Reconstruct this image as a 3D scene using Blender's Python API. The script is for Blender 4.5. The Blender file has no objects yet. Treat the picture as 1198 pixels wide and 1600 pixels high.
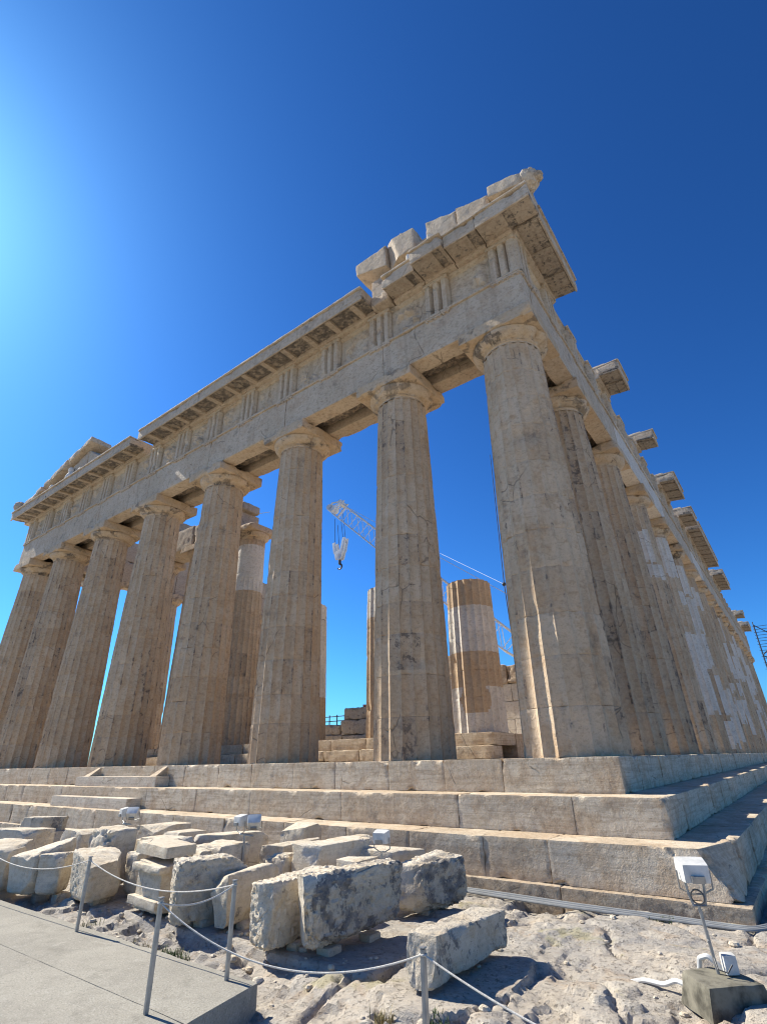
import bpy, math, random
import numpy as np
from mathutils import Vector, Matrix
R_ = math.radians
sc = bpy.context.scene
COL = sc.collection
random.seed(7)

# ------------------------------------------------------------------ camera, sky, sun, exposure
cam_d = bpy.data.cameras.new("camera"); cam = bpy.data.objects.new("camera", cam_d); COL.objects.link(cam)
yaw, pitch, roll = 0.634555655, 0.446883222, -0.0209589181
F = Vector((-math.sin(yaw)*math.cos(pitch), math.cos(yaw)*math.cos(pitch), math.sin(pitch)))
Rr = Vector((math.cos(yaw), math.sin(yaw), 0)); U = Rr.cross(F)
r2 = Rr*math.cos(roll)+U*math.sin(roll); u2 = -Rr*math.sin(roll)+U*math.cos(roll)
m3 = Matrix((r2, u2, -F)).transposed()
cam.matrix_world = Matrix.Translation((2.56978795, -9.86578017, 0.00886612)) @ m3.to_4x4()
cam_d.sensor_fit = 'VERTICAL'; cam_d.sensor_height = 36.0; cam_d.lens = 810.684522/1600*36
cam_d.clip_start = 0.05; cam_d.clip_end = 6000
sc.camera = cam
sc.render.resolution_x, sc.render.resolution_y = 766, 1024

SUN_EL, SUN_AZ = R_(42.4), R_(-94.4)        # azimuth from +Y towards +X
sun_dir = Vector((math.sin(SUN_AZ)*math.cos(SUN_EL), math.cos(SUN_AZ)*math.cos(SUN_EL), math.sin(SUN_EL)))
world = bpy.data.worlds.new("World"); sc.world = world; world.use_nodes = True
wn = world.node_tree.nodes; wl = world.node_tree.links
bg = wn['Background']
sky = wn.new('ShaderNodeTexSky'); sky.sky_type = 'NISHITA'; sky.sun_disc = False
sky.sun_elevation = SUN_EL; sky.sun_rotation = SUN_AZ
sky.altitude = 150; sky.air_density = 1.0; sky.dust_density = 0.5; sky.ozone_density = 3.0
sm = wn.new('ShaderNodeMix'); sm.data_type = 'RGBA'; sm.blend_type = 'MULTIPLY'; sm.inputs[0].default_value = 1.0
sm.inputs[7].default_value = (.29, .72, 1.10, 1)      # the deep cobalt of this day
gm = wn.new('ShaderNodeGamma'); gm.inputs[1].default_value = 1.38
wl.new(sky.outputs[0], gm.inputs[0]); wl.new(gm.outputs[0], sm.inputs[6]); wl.new(sm.outputs[2], bg.inputs[0]); bg.inputs[1].default_value = 0.048
sd = bpy.data.lights.new("sun", 'SUN'); sd.energy = 5.0; sd.angle = R_(0.53); sd.color = (1.0, 0.935, 0.81)
so = bpy.data.objects.new("sun", sd); COL.objects.link(so)
so.rotation_euler = sun_dir.to_track_quat('Z', 'Y').to_euler(); so.location = (0, 0, 40)
sc.view_settings.view_transform = 'Standard'; sc.view_settings.look = 'None'
sc.view_settings.gamma = 1; sc.view_settings.exposure = 0.80
sc.cycles.filter_width = 1.1
sc.cycles.max_bounces = 8; sc.cycles.diffuse_bounces = 6

# ------------------------------------------------------------------ numpy noise
def _h(ix, iy, iz, s):
    h = (ix*374761393 + iy*668265263 + iz*2147483647 + s*1274126177) & 0xffffffff
    h = ((h ^ (h >> 13))*1274126177) & 0xffffffff
    h = ((h ^ (h >> 15))*2246822519) & 0xffffffff
    return (h ^ (h >> 16)) & 0xffffffff
def noise3(P, f=1.0, s=0):
    P = np.asarray(P, float)*f + 1000.37 + s*7.13
    I = np.floor(P).astype(np.int64); Fr = P-I
    W = Fr*Fr*Fr*(Fr*(Fr*6-15)+10)
    out = 0
    for dx in (0, 1):
        for dy in (0, 1):
            for dz in (0, 1):
                h = _h(I[:, 0]+dx, I[:, 1]+dy, I[:, 2]+dz, s)
                g = ((h & 1023)/511.5-1)*(Fr[:, 0]-dx) + (((h >> 10) & 1023)/511.5-1)*(Fr[:, 1]-dy) + (((h >> 20) & 1023)/511.5-1)*(Fr[:, 2]-dz)
                w = (W[:, 0] if dx else 1-W[:, 0])*(W[:, 1] if dy else 1-W[:, 1])*(W[:, 2] if dz else 1-W[:, 2])
                out = out + w*g
    return out*1.25
def fbm(P, f=1.0, s=0, o=4, g=0.5):
    a, t, n = 1.0, 0, 0
    for i in range(o):
        t = t + a*noise3(P, f*2**i, s+i*11); n += a; a *= g
    return t/n*1.4
def sstep(a, b, x):
    t = np.clip((x-a)/(b-a), 0, 1); return t*t*(3-2*t)

# ------------------------------------------------------------------ mesh builder
ORG = {}   # world origin of every object, for placing its children
class MB:
    def __init__(s): s.v = []; s.q = []; s.c = []; s.mi = []; s.n = 0
    def add(s, V, Q, rgb=(0, 0, 0), mi=0):
        V = np.asarray(V, float); Q = np.asarray(Q, np.int64)
        if Q.shape[1] == 3: Q = np.concatenate([Q, -np.ones((len(Q), 1), np.int64)-s.n], 1)
        s.v.append(V); s.q.append(Q+s.n); s.n += len(V)
        c = np.asarray(rgb, float)
        s.c.append(np.broadcast_to(c, (len(Q), 3)) if c.ndim == 1 else c)
        s.mi.append(np.full(len(Q), mi))
    def build(s, name, mats, parent=None, loc=None, smooth=30):
        V = np.concatenate(s.v); Q = np.concatenate(s.q); Cc = np.concatenate(s.c); MI = np.concatenate(s.mi)
        base = np.array(loc, float) if loc is not None else np.zeros(3)
        if parent is not None and loc is None: base = np.array(ORG[parent.name])
        me = bpy.data.meshes.new(name)
        tri = Q[:, 3] < 0; cnt = np.where(tri, 3, 4)
        flat = Q.reshape(-1)[(np.arange(4)[None, :] < cnt[:, None]).reshape(-1)]
        me.vertices.add(len(V)); me.vertices.foreach_set('co', (V-base).astype(np.float32).ravel())
        me.loops.add(len(flat)); me.loops.foreach_set('vertex_index', flat.astype(np.int32))
        me.polygons.add(len(Q)); st = np.concatenate([[0], np.cumsum(cnt)[:-1]])
        me.polygons.foreach_set('loop_start', st.astype(np.int32))
        me.polygons.foreach_set('loop_total', cnt.astype(np.int32))
        if not isinstance(mats, (list, tuple)): mats = [mats]
        for m in mats: me.materials.append(m)
        if len(mats) > 1: me.polygons.foreach_set('material_index', MI.astype(np.int32))
        if Cc.any():
            a = me.attributes.new('tint', 'FLOAT_COLOR', 'FACE')
            a.data.foreach_set('color', np.concatenate([Cc, np.ones((len(Cc), 1))], 1).astype(np.float32).ravel())
        me.update(calc_edges=True)
        if smooth:
            me.polygons.foreach_set('use_smooth', np.ones(len(Q), bool))
            me.set_sharp_from_angle(angle=R_(smooth))
        me.validate()
        o = bpy.data.objects.new(name, me); COL.objects.link(o)
        if parent is not None: o.parent = parent
        elif loc is not None: o.location = loc
        if parent is not None and loc is not None: o.location = Vector(loc)-Vector(ORG[parent.name])
        ORG[o.name] = tuple(base)
        return o

def empty(name, loc=(0, 0, 0)):
    o = bpy.data.objects.new(name, None); o.empty_display_size = .3; COL.objects.link(o)
    o.location = loc; ORG[o.name] = tuple(loc); return o
def tag(o, label=None, cat=None, group=None, kind=None):
    for k, v in (('label', label), ('category', cat), ('group', group), ('kind', kind)):
        if v: o[k] = v
    return o

_cache = {}
def cube_grid(nx, ny, nz):
    k = (nx, ny, nz)
    if k in _cache: return _cache[k]
    ids = {}; P = []; Q = []
    def vid(i, j, l):
        t = (i, j, l)
        if t not in ids: ids[t] = len(P); P.append((i/nx, j/ny, l/nz))
        return ids[t]
    for l, fl in ((0, 1), (nz, 0)):
        for i in range(nx):
            for j in range(ny):
                q = [vid(i, j, l), vid(i+1, j, l), vid(i+1, j+1, l), vid(i, j+1, l)]
                Q.append(q[::-1] if fl else q)
    for j, fl in ((0, 0), (ny, 1)):
        for i in range(nx):
            for l in range(nz):
                q = [vid(i, j, l), vid(i+1, j, l), vid(i+1, j, l+1), vid(i, j, l+1)]
                Q.append(q[::-1] if fl else q)
    for i, fl in ((0, 1), (nx, 0)):
        for j in range(ny):
            for l in range(nz):
                q = [vid(i, j, l), vid(i, j+1, l), vid(i, j+1, l+1), vid(i, j, l+1)]
                Q.append(q[::-1] if fl else q)
    _cache[k] = (np.array(P), np.array(Q)); return _cache[k]

def box8(x0, x1, y0, y1, z0, z1):
    return np.array([(x, y, z) for z in (z0, z1) for y in (y0, y1) for x in (x0, x1)], float)
def rbox(mb, C8, res=.06, r=.015, chip=.05, disp=.008, fs=3.0, seed=0, rgb=(0, 0, 0), thr=.12, cf=1.7, mi=0, M=None, flip=False, lim=60, pick=0, pf=16, foot=0., cuts=0):
    """a stone block: eight corners, rounded and chipped edges, an uneven skin"""
    C8 = np.asarray(C8, float)
    if C8.shape == (6,): C8 = box8(*C8)
    e = lambda a, b: np.linalg.norm(C8[a]-C8[b])
    d = np.array([(e(0, 1)+e(2, 3)+e(4, 5)+e(6, 7))/4, (e(0, 2)+e(1, 3)+e(4, 6)+e(5, 7))/4, (e(0, 4)+e(1, 5)+e(2, 6)+e(3, 7))/4])
    n = np.clip(np.ceil(d/res).astype(int), 2, lim)
    P, Q = cube_grid(*n)
    def tri(p):
        x, y, z = p[:, :1], p[:, 1:2], p[:, 2:]
        c = lambda i: C8[i][None, :]
        return ((c(0)*(1-x)+c(1)*x)*(1-y)+(c(2)*(1-x)+c(3)*x)*y)*(1-z)+((c(4)*(1-x)+c(5)*x)*(1-y)+(c(6)*(1-x)+c(7)*x)*y)*z
    W = tri(P)
    rr = r + chip*np.clip(fbm(W, cf, seed, 4)-thr, 0, 1)*2.2
    if foot: rr = rr+foot*np.clip(1-P[:, 2]*2.2, 0, 1)*(.6+.8*np.clip(fbm(W, 1.6, seed+33, 3)+.3, 0, 1))
    rr = np.minimum(rr, d.min()*.45)[:, None]
    loc = (P-.5)*d; h = d/2
    q = np.clip(loc, -(h-rr), h-rr); dl = loc-q; L = np.maximum(np.linalg.norm(dl, axis=1, keepdims=True), 1e-9)
    nn = dl/L
    loc = q+rr*nn
    if disp: loc = loc+nn*(disp*fbm(W, fs, seed+50, 4))[:, None]
    if pick: loc = loc-nn*(pick*np.clip(np.abs(noise3(W, pf, seed+70))*2+.6*noise3(W, pf*2, seed+71), 0, 1))[:, None]
    rgc = np.random.default_rng(seed+77)
    for _ in range(cuts):
        cn = rgc.normal(size=3)*(1, 1, .8); cn /= np.linalg.norm(cn); hs_ = (np.abs(cn)*h).sum()
        sdist = loc@cn-hs_*rgc.uniform(.70, .88)+.02*fbm(W, 5, seed+12, 3)
        loc = loc-cn*np.clip(sdist, 0, None)[:, None]
    V = tri(loc/d+.5)
    if M is not None: V = M(V)
    if flip or np.dot(np.cross(C8[1]-C8[0], C8[2]-C8[0]), C8[4]-C8[0]) < 0 and not flip: Q = Q[:, ::-1]
    if callable(rgb): rgb = rgb(V[Q].mean(1))
    mb.add(V, Q, rgb, mi)
    return V

def tube(mb, pts, r, seg=8, closed=False, rgb=(0, 0, 0), mi=0, caps=True):
    P = np.array(pts, float); n = len(P)
    T = np.gradient(P, axis=0) if n > 2 else np.repeat((P[1]-P[0])[None], n, 0)
    if closed: T = np.roll(P, -1, 0)-np.roll(P, 1, 0)
    T /= np.linalg.norm(T, axis=1, keepdims=True)
    ref = np.eye(3)[np.abs(T).max(0).argmin()]
    A = np.cross(T, ref); A /= np.linalg.norm(A, axis=1, keepdims=True); B = np.cross(T, A)
    r = np.broadcast_to(np.asarray(r, float), (n,))
    th = np.arange(seg)*2*np.pi/seg
    V = P[:, None]+r[:, None, None]*(np.cos(th)[None, :, None]*A[:, None]+np.sin(th)[None, :, None]*B[:, None])
    V = V.reshape(-1, 3); Q = []
    for i in range(n if closed else n-1):
        for j in range(seg):
            a, b = i*seg+j, i*seg+(j+1) % seg; c, dd = ((i+1) % n)*seg+(j+1) % seg, ((i+1) % n)*seg+j
            Q.append((a, b, c, dd))
    mb.add(V, np.array(Q)[:, ::-1], rgb, mi)
    if caps and not closed:
        for k, fl in ((0, 0), (n-1, 1)):
            ring = V[k*seg:(k+1)*seg]; Vc = np.vstack([ring, P[k]])
            t = np.array([(j, (j+1) % seg, seg) for j in range(seg)])
            mb.add(Vc, t[:, ::-1] if fl else t, rgb, mi)
def bar(mb, a, b, r, seg=6, mi=0): tube(mb, [a, b], r, seg, mi=mi)

# ------------------------------------------------------------------ materials
class NT:
    def __init__(s, name):
        s.m = bpy.data.materials.new(name); s.m.use_nodes = True
        s.t = s.m.node_tree; s.n = s.t.nodes; s.l = s.t.links; s.b = s.n['Principled BSDF']
        s.pos = s.n.new('ShaderNodeNewGeometry').outputs['Position']
    def link(s, a, b):
        if hasattr(a, 'is_linked') or isinstance(a, bpy.types.NodeSocket): s.l.new(a, b)
        else: b.default_value = a
    def mapv(s, scale, loc=(0, 0, 0), rot=(0, 0, 0)):
        n = s.n.new('ShaderNodeMapping'); s.l.new(s.pos, n.inputs[0]); n.inputs['Scale'].default_value = scale
        n.inputs['Location'].default_value = loc; n.inputs['Rotation'].default_value = rot; return n.outputs[0]
    def noise(s, scale, detail=5, rough=.55, vec=None, dist=0):
        n = s.n.new('ShaderNodeTexNoise'); s.l.new(vec or s.pos, n.inputs['Vector'])
        n.inputs['Scale'].default_value = scale; n.inputs['Detail'].default_value = detail
        n.inputs['Roughness'].default_value = rough; n.inputs['Distortion'].default_value = dist; return n.outputs['Fac']
    def voro(s, scale, feat='F1', vec=None):
        n = s.n.new('ShaderNodeTexVoronoi'); n.feature = feat; s.l.new(vec or s.pos, n.inputs['Vector']); n.inputs['Scale'].default_value = scale
        return n.outputs['Distance']
    def ramp(s, fac, a, b, lo=0., hi=1.):
        n = s.n.new('ShaderNodeMapRange'); n.interpolation_type = 'SMOOTHSTEP'; s.l.new(fac, n.inputs[0])
        for i, v in enumerate((a, b, lo, hi)): n.inputs[1+i].default_value = v
        return n.outputs[0]
    def math(s, op, a, b=0.):
        n = s.n.new('ShaderNodeMath'); n.operation = op; s.link(a, n.inputs[0]); s.link(b, n.inputs[1]); return n.outputs[0]
    def mix(s, fac, a, b, mode='MIX'):
        n = s.n.new('ShaderNodeMix'); n.data_type = 'RGBA'; n.blend_type = mode
        s.link(fac, n.inputs[0])
        for v, i in ((a, 6), (b, 7)):
            if isinstance(v, tuple): n.inputs[i].default_value = (*v, 1)
            else: s.l.new(v, n.inputs[i])
        return n.outputs[2]
    def attr(s, name='tint'):
        n = s.n.new('ShaderNodeAttribute'); n.attribute_name = name
        x = s.n.new('ShaderNodeSeparateColor'); s.l.new(n.outputs['Color'], x.inputs[0]); return x.outputs
    def bump(s, h, strength=.5, dist=.02, prev=None):
        n = s.n.new('ShaderNodeBump'); n.inputs['Strength'].default_value = strength; n.inputs['Distance'].default_value = dist
        s.l.new(h, n.inputs['Height'])
        if prev: s.l.new(prev, n.inputs['Normal'])
        return n.outputs[0]
    def done(s, col, rough=.8, nrm=None, spec=.25, metal=0):
        s.link((*col, 1) if isinstance(col, tuple) else col, s.b.inputs['Base Color']); s.link(rough, s.b.inputs['Roughness'])
        s.b.inputs['Specular IOR Level'].default_value = spec; s.b.inputs['Metallic'].default_value = metal
        if nrm: s.l.new(nrm, s.b.inputs['Normal'])
        return s.m

def marble(name, base, warm, soot_shade, vein=.35, stain=(.50, .62), soot_thr=(.60, .72), streak=.5, grain=0., bumps=.75, pits=True, scale=1.0, mottle=.35):
    s = NT(name); T = s.attr()
    big = s.noise(.55*scale, 4, .6); med = s.noise(2.3*scale, 5, .62); fine = s.noise(13, 5, .65)
    col = s.mix(s.ramp(big, .35, .65), base, tuple(x*y for x, y in zip(base, (.86, .84, .80))))
    col = s.mix(s.math('MULTIPLY', s.ramp(med, stain[0], stain[1]), .75), col, warm)
    # bedding of the marble
    if grain:
        g = s.noise(1.0, 5, .65, s.mapv((.5, .5, 9.), rot=(0.05, .09, 0)), dist=1.2)
        col = s.mix(s.math('MULTIPLY', s.ramp(g, .47, .60), grain), col, tuple(x*.62 for x in warm))
        col = s.mix(s.math('MULTIPLY', s.ramp(s.noise(1., 4, .7, s.mapv((.9, .9, 34.), rot=(.06, .10, 0)), dist=.6), .52, .66), grain*.7), col, tuple(x*.5 for x in warm))
    # rain streaks
    st = s.noise(1.0, 5, .6, s.mapv((4.2, 4.2, .22)))
    col = s.mix(s.math('MULTIPLY', s.ramp(st, .52, .72), streak), col, tuple(x*.72 for x in warm))
    # drum / block tone carried by the mesh: R warm patina, G new white marble, B black crust and painted shade
    col = s.mix(s.math('MULTIPLY', T[0], .62), col, s.mix(s.ramp(med, .3, .7), tuple(x*.80 for x in warm), tuple(x*1.02 for x in warm)))
    # dark crust blotches
    bl = s.noise(1.7*scale, 6, .66)
    col = s.mix(s.math('MULTIPLY', s.ramp(bl, soot_thr[0], soot_thr[1]), .7), col, soot_shade)
    nw = s.mix(s.ramp(s.noise(1.4, 5, .6, dist=.8), .4, .62), (.70, .665, .60), (.60, .565, .50))
    col = s.mix(T[1], col, nw)
    cn = s.math('ADD', s.noise(5., 6, .7), s.math('MULTIPLY', s.math('SUBTRACT', s.noise(26., 5, .65), .5), .45))
    crust_shade = s.ramp(s.math('ADD', cn, s.math('MULTIPLY', s.math('SUBTRACT', T[2], .8), .28)), .49, .60)
    crust_shade = s.math('MULTIPLY', s.math('MINIMUM', s.math('MULTIPLY', T[2], 2.), 1.), s.math('MINIMUM', s.math('ADD', s.math('MULTIPLY', T[2], .35), crust_shade), 1.))
    col = s.mix(crust_shade, col, soot_shade)
    # small pocks and speckle
    pk = s.ramp(s.noise(34, 3, .6), .62, .74)
    col = s.mix(s.math('MULTIPLY', pk, .45), col, tuple(x*.45 for x in base))
    col = s.mix(s.ramp(fine, .25, .75, .0, .30), col, tuple(min(1, x*1.25) for x in base))
    mott = s.noise(1., 8, .72, s.mapv((9, 9, 14)))
    col = s.mix(s.math('MULTIPLY', s.ramp(mott, .51, .61), mottle), col, tuple(x*.55 for x in warm))
    col = s.mix(s.ramp(s.noise(70, 3, .6), .56, .70, 0., .4), col, tuple(x*.5 for x in warm))
    # hairline cracks
    wv = s.n.new('ShaderNodeVectorMath'); wv.operation = 'ADD'
    nc = s.n.new('ShaderNodeTexNoise'); s.l.new(s.pos, nc.inputs[0]); nc.inputs['Scale'].default_value = 1.6; nc.inputs['Detail'].default_value = 4
    sv = s.n.new('ShaderNodeVectorMath'); sv.operation = 'SCALE'; sv.inputs['Scale'].default_value = .22; s.l.new(nc.outputs['Color'], sv.inputs[0])
    s.l.new(s.pos, wv.inputs[0]); s.l.new(sv.outputs[0], wv.inputs[1])
    cr = s.voro(.75, 'DISTANCE_TO_EDGE', wv.outputs[0])
    crk = s.math('MULTIPLY', s.ramp(cr, .0, .011, 1., 0.), s.ramp(s.noise(.8, 3), .55, .60))
    col = s.mix(s.math('MULTIPLY', crk, vein*2), col, tuple(x*.25 for x in base))
    h = s.math('ADD', s.math('ADD', s.math('MULTIPLY', s.noise(9, 6, .68), 1.), s.math('MULTIPLY', mott, .5)), s.math('MULTIPLY', s.noise(45, 4, .65), .35))
    if pits: h = s.math('SUBTRACT', h, s.math('MULTIPLY', pk, .35))
    h = s.math('SUBTRACT', h, s.math('MULTIPLY', crk, .5))
    return s.done(col, .82, s.bump(h, bumps, .04))

M_col = marble('weathered_column_marble', (.60, .465, .32), (.47, .315, .18), (.09, .07, .06), soot_thr=(.585, .75), streak=.6, mottle=.32, bumps=.7)
M_cap = marble('capital_marble', (.56, .44, .31), (.50, .35, .20), (.07, .06, .05), soot_thr=(.56, .62))
M_ent = marble('entablature_marble', (.56, .465, .35), (.44, .33, .225), (.055, .05, .048), soot_thr=(.57, .74), streak=.6, mottle=.45)
M_step = marble('step_marble', (.64, .55, .42), (.45, .325, .205), (.15, .12, .095), stain=(.475, .58), grain=.5, streak=.35, soot_thr=(.59, .70), mottle=.35, bumps=.55)
M_frag = marble('fragment_marble', (.66, .59, .475), (.53, .42, .28), (.085, .085, .092), grain=.2, streak=.1, soot_thr=(.64, .72), bumps=.8, scale=1.8, mottle=.25, vein=.1)
M_new = marble('new_marble', (.62, .595, .545), (.55, .50, .43), (.35, .33, .30), streak=.15, soot_thr=(.75, .9), bumps=.2, vein=.1, mottle=.08)

def rock_mat():
    s = NT('limestone_bedrock')
    a = s.noise(.9, 6, .62); b = s.noise(2.6, 7, .68, dist=.6); c = s.noise(14, 6, .72)
    col = s.mix(s.ramp(a, .40, .60), (.47, .41, .33), (.36, .335, .30))
    col = s.mix(s.math('MULTIPLY', s.ramp(b, .53, .64), .6), col, (.40, .305, .215))
    col = s.mix(s.math('MULTIPLY', s.ramp(s.noise(2.2, 7, .65, s.mapv((1, 1, 1), (5, 3, 1))), .53, .62), .7), col, (.52, .475, .40))
    col = s.mix(s.math('MULTIPLY', s.ramp(s.noise(5., 8, .75), .56, .68), .65), col, (.17, .155, .135))
    vz = s.noise(1., 6, .7, s.mapv((2.2, 5.5, 12), rot=(.1, .2, .5)))
    col = s.mix(s.math('MULTIPLY', s.ramp(vz, .50, .64), .5), col, (.27, .235, .195))
    pk = s.ramp(s.noise(24, 5, .7), .56, .68)
    col = s.mix(s.math('MULTIPLY', pk, .45), col, (.16, .14, .115))
    col = s.mix(s.ramp(c, .42, .72, 0, .40), col, (.56, .51, .43))
    col = s.mix(s.math('MULTIPLY', s.ramp(s.noise(1.3, 4, .6, s.mapv((1, 1, 1), (9, 1, 4))), .60, .68), .45), col, (.32, .29, .12))
    h = s.math('ADD', s.math('ADD', s.noise(6, 8, .75), s.math('MULTIPLY', vz, .6)), s.math('MULTIPLY', s.noise(40, 4, .7), .35))
    h = s.math('SUBTRACT', h, s.math('MULTIPLY', pk, .5))
    return s.done(col, .9, s.bump(h, .9, .045), .15)
M_rock = rock_mat()

def concrete():
    s = NT('path_concrete')
    a = s.noise(.7, 5, .6); b = s.noise(60, 4, .7); c = s.noise(5, 5, .6)
    col = s.mix(s.ramp(a, .35, .65), (.33, .31, .26), (.28, .262, .22))
    col = s.mix(s.ramp(c, .45, .7, 0, .45), col, (.23, .215, .18))
    col = s.mix(s.ramp(s.noise(1.9, 7, .7, dist=.8), .54, .66, 0, .5), col, (.20, .187, .155))
    col = s.mix(s.ramp(s.noise(3.3, 7, .7, s.mapv((1, 1, 1), (4, 8, 2))), .58, .70, 0, .5), col, (.42, .40, .35))
    col = s.mix(s.ramp(b, .50, .70, 0, .75), col, (.17, .16, .14))
    col = s.mix(s.ramp(b, .45, .28, 0, .5), col, (.52, .50, .46))
    return s.done(col, .9, s.bump(s.math('ADD', b, s.math('MULTIPLY', s.noise(8, 5), .6)), .5, .012), .15)
M_path = concrete()
def plain(name, col, rough=.5, metal=0, var=.12, sc_=9, spec=.4, bmp=.1):
    s = NT(name); a = s.noise(sc_, 5, .6)
    c = s.mix(s.ramp(a, .35, .7), col, tuple(x*(1-var*2) for x in col))
    return s.done(c, s.ramp(a, .3, .7, rough*.85, min(1, rough*1.15)), s.bump(a, bmp, .01), spec, metal)
M_steel = plain('galvanised_steel', (.36, .36, .35), .45, .6)
M_rope = plain('pale_rope', (.60, .57, .51), .8, sc_=80, bmp=.5)
M_white = plain('white_enamel', (.66, .66, .63), .4)
M_lampglass = plain('lamp_glass', (.10, .11, .12), .1)
M_dark = plain('dark_metal', (.05, .05, .05), .5)
M_conc2 = plain('stained_concrete', (.20, .185, .14), .9, var=.35, sc_=7, bmp=.6)
M_pipe = plain('grey_plastic_conduit', (.25, .26, .26), .5)
M_crane = plain('white_crane_paint', (.72, .73, .72), .4)
M_red = plain('dark_red_paint', (.16, .045, .035), .5)
M_scaf = plain('scaffold_steel', (.07, .08, .10), .5, .3)
M_cable = plain('steel_cable', (.12, .12, .12), .5, .4)
M_grass = plain('grass_blade', (.10, .15, .035), .7, var=.3, sc_=25)
M_dry = plain('dry_grass', (.38, .31, .15), .8, var=.3, sc_=25)
M_cloud = plain('ice_cloud', (.8, .8, .82), 1.0)

# ------------------------------------------------------------------ ground and path
def axis(lo, d0, d1, hi, st, g=1.28):
    a = list(np.arange(d0, d1+1e-6, st)); s = st; x = d0
    while x > lo: s = min(s*g, 120); x -= s; a.insert(0, x)
    s = st; x = d1
    while x < hi: s = min(s*g, 120); x += s; a.append(x)
    return np.array(a)
PATH = [(-1.86, -5.84), (-1.69, -6.68), (-0.2, -14.0), (-0.2, -40.0), (-60.0, -40.0), (-60.0, -5.78)]
PZ = -1.72
def ground_z(X, Y):
    P = np.stack([X, Y, np.zeros_like(X)], 1)
    near = sstep(-16, -9, X)*sstep(9, 4, X)*sstep(-13, -9, Y)
    z = np.full_like(X, -1.87)
    z += .035*sstep(-.9, -1.4, X)*sstep(-5.6, -5.0, Y)
    z += .07*sstep(-4.2, -2.0, Y) + .06*sstep(-.9, .8, X)
    n1 = fbm(P, .9, 3, 5, .55); n2 = fbm(P, 3.0, 9, 4, .6)
    lay = n1*.22+.03*n2
    ter = np.floor(lay/.05)*.05; ter = ter+.05*sstep(.80, 1., (lay-ter)/.05)   # ledges of the bedrock
    amp = near*(1-.55*sstep(-1.2, .2, X)*sstep(-4.5, -2.5, Y))
    rgh = .35+.65*sstep(-.12, .22, fbm(P, .7, 61, 3))                              # worn slabs between rough places
    rgh = rgh*(1-.5*sstep(-1.0, .0, X)*sstep(-5.6, -4.6, Y))
    z += amp*(.75*ter+.25*lay + rgh*(.022*n2 + .020*fbm(P, 8, 21, 4, .65)))
    z -= near*.07*np.clip(1-np.abs(noise3(P, 1.3, 33))*11, 0, 1)**2               # fissures
    z -= near*rgh*.045*np.clip(fbm(P, 5.5, 41, 3)-.26, 0, 1)*2.5                        # solution pits
    z += near*np.clip(1-((X+.6)**2/.25+(Y+4.5)**2/.8), 0, 1)*.07 + near*np.clip(1-((X+1.95)**2/.4+(Y+2.9)**2/.5), 0, 1)*.08
    z += near*np.clip(1-((X+.1)**2/.9+(Y+5.9)**2/.35), 0, 1)*.05
    z -= .10*sstep(-.5, -1.5, X)*sstep(-5.2, -5.7, Y)*sstep(-2.6, -1.9, X)*sstep(-9, -7, Y)
    z -= .10*sstep(-5.6, -5.75, Y)*sstep(-2.1, -2.3, X)
    z = np.maximum(z, -1.785+.02*n2+.02*n1-2*sstep(-5.0, -5.45, Y)-2*sstep(-1.3, -.9, X)-2*(1-near))
    z = np.maximum(z, -1.775+.015*n2-1.2*np.clip((X+.58)**2/.30+(Y+4.5)**2/1.0-1, 0, 2)-2*(1-near))
    z = np.where((Y > -1.62) & (X < 1.6), np.minimum(z, -1.80), z)
    return z
gx = axis(-1500, -11.0, 2.6, 1500, .034); gy = axis(-1500, -7.2, -1.3, 1500, .034)
GX, GY = np.meshgrid(gx, gy, indexing='ij')
GV = np.stack([GX.ravel(), GY.ravel(), ground_z(GX.ravel(), GY.ravel())], 1)
ny = len(gy); I, J = np.meshgrid(np.arange(len(gx)-1), np.arange(ny-1), indexing='ij'); k = (I*ny+J).ravel()
mb = MB(); mb.add(GV, np.stack([k, k+ny, k+ny+1, k+1], 1)); tag(mb.build('ground', M_rock), kind='structure')
def gz(x, y): return float(ground_z(np.array([x]), np.array([y]))[0])

mb = MB()
rbox(mb, [(-9.6, -6.65, -2.2), (-1.69, -6.68, -2.2), (-9.6, -5.79, -2.2), (-1.86, -5.84, -2.2), (-9.6, -6.65, PZ), (-1.69, -6.68, PZ), (-9.6, -5.79, PZ), (-1.86, -5.84, PZ)],
     res=.09, r=.012, chip=.03, disp=.004, seed=2, lim=90)
rbox(mb, [(-9.6, -13, -2.2), (-.4, -13, -2.2), (-9.6, -6.653, -2.2), (-1.69, -6.684, -2.2), (-9.6, -13, PZ), (-.4, -13, PZ), (-9.6, -6.653, PZ), (-1.69, -6.684, PZ)], res=.2, r=.008, chip=.01, disp=.004, seed=3)
rbox(mb, (-60, -9.612, -40, -5.79, -2.2, PZ), res=.8, r=.008, chip=.01, disp=.004, seed=4)
rbox(mb, (-9.598, -.4, -40, -13.012, -2.2, PZ), res=.8, r=.008, chip=.01, disp=.004, seed=5)
tag(mb.build('path', M_path), kind='structure')

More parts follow.
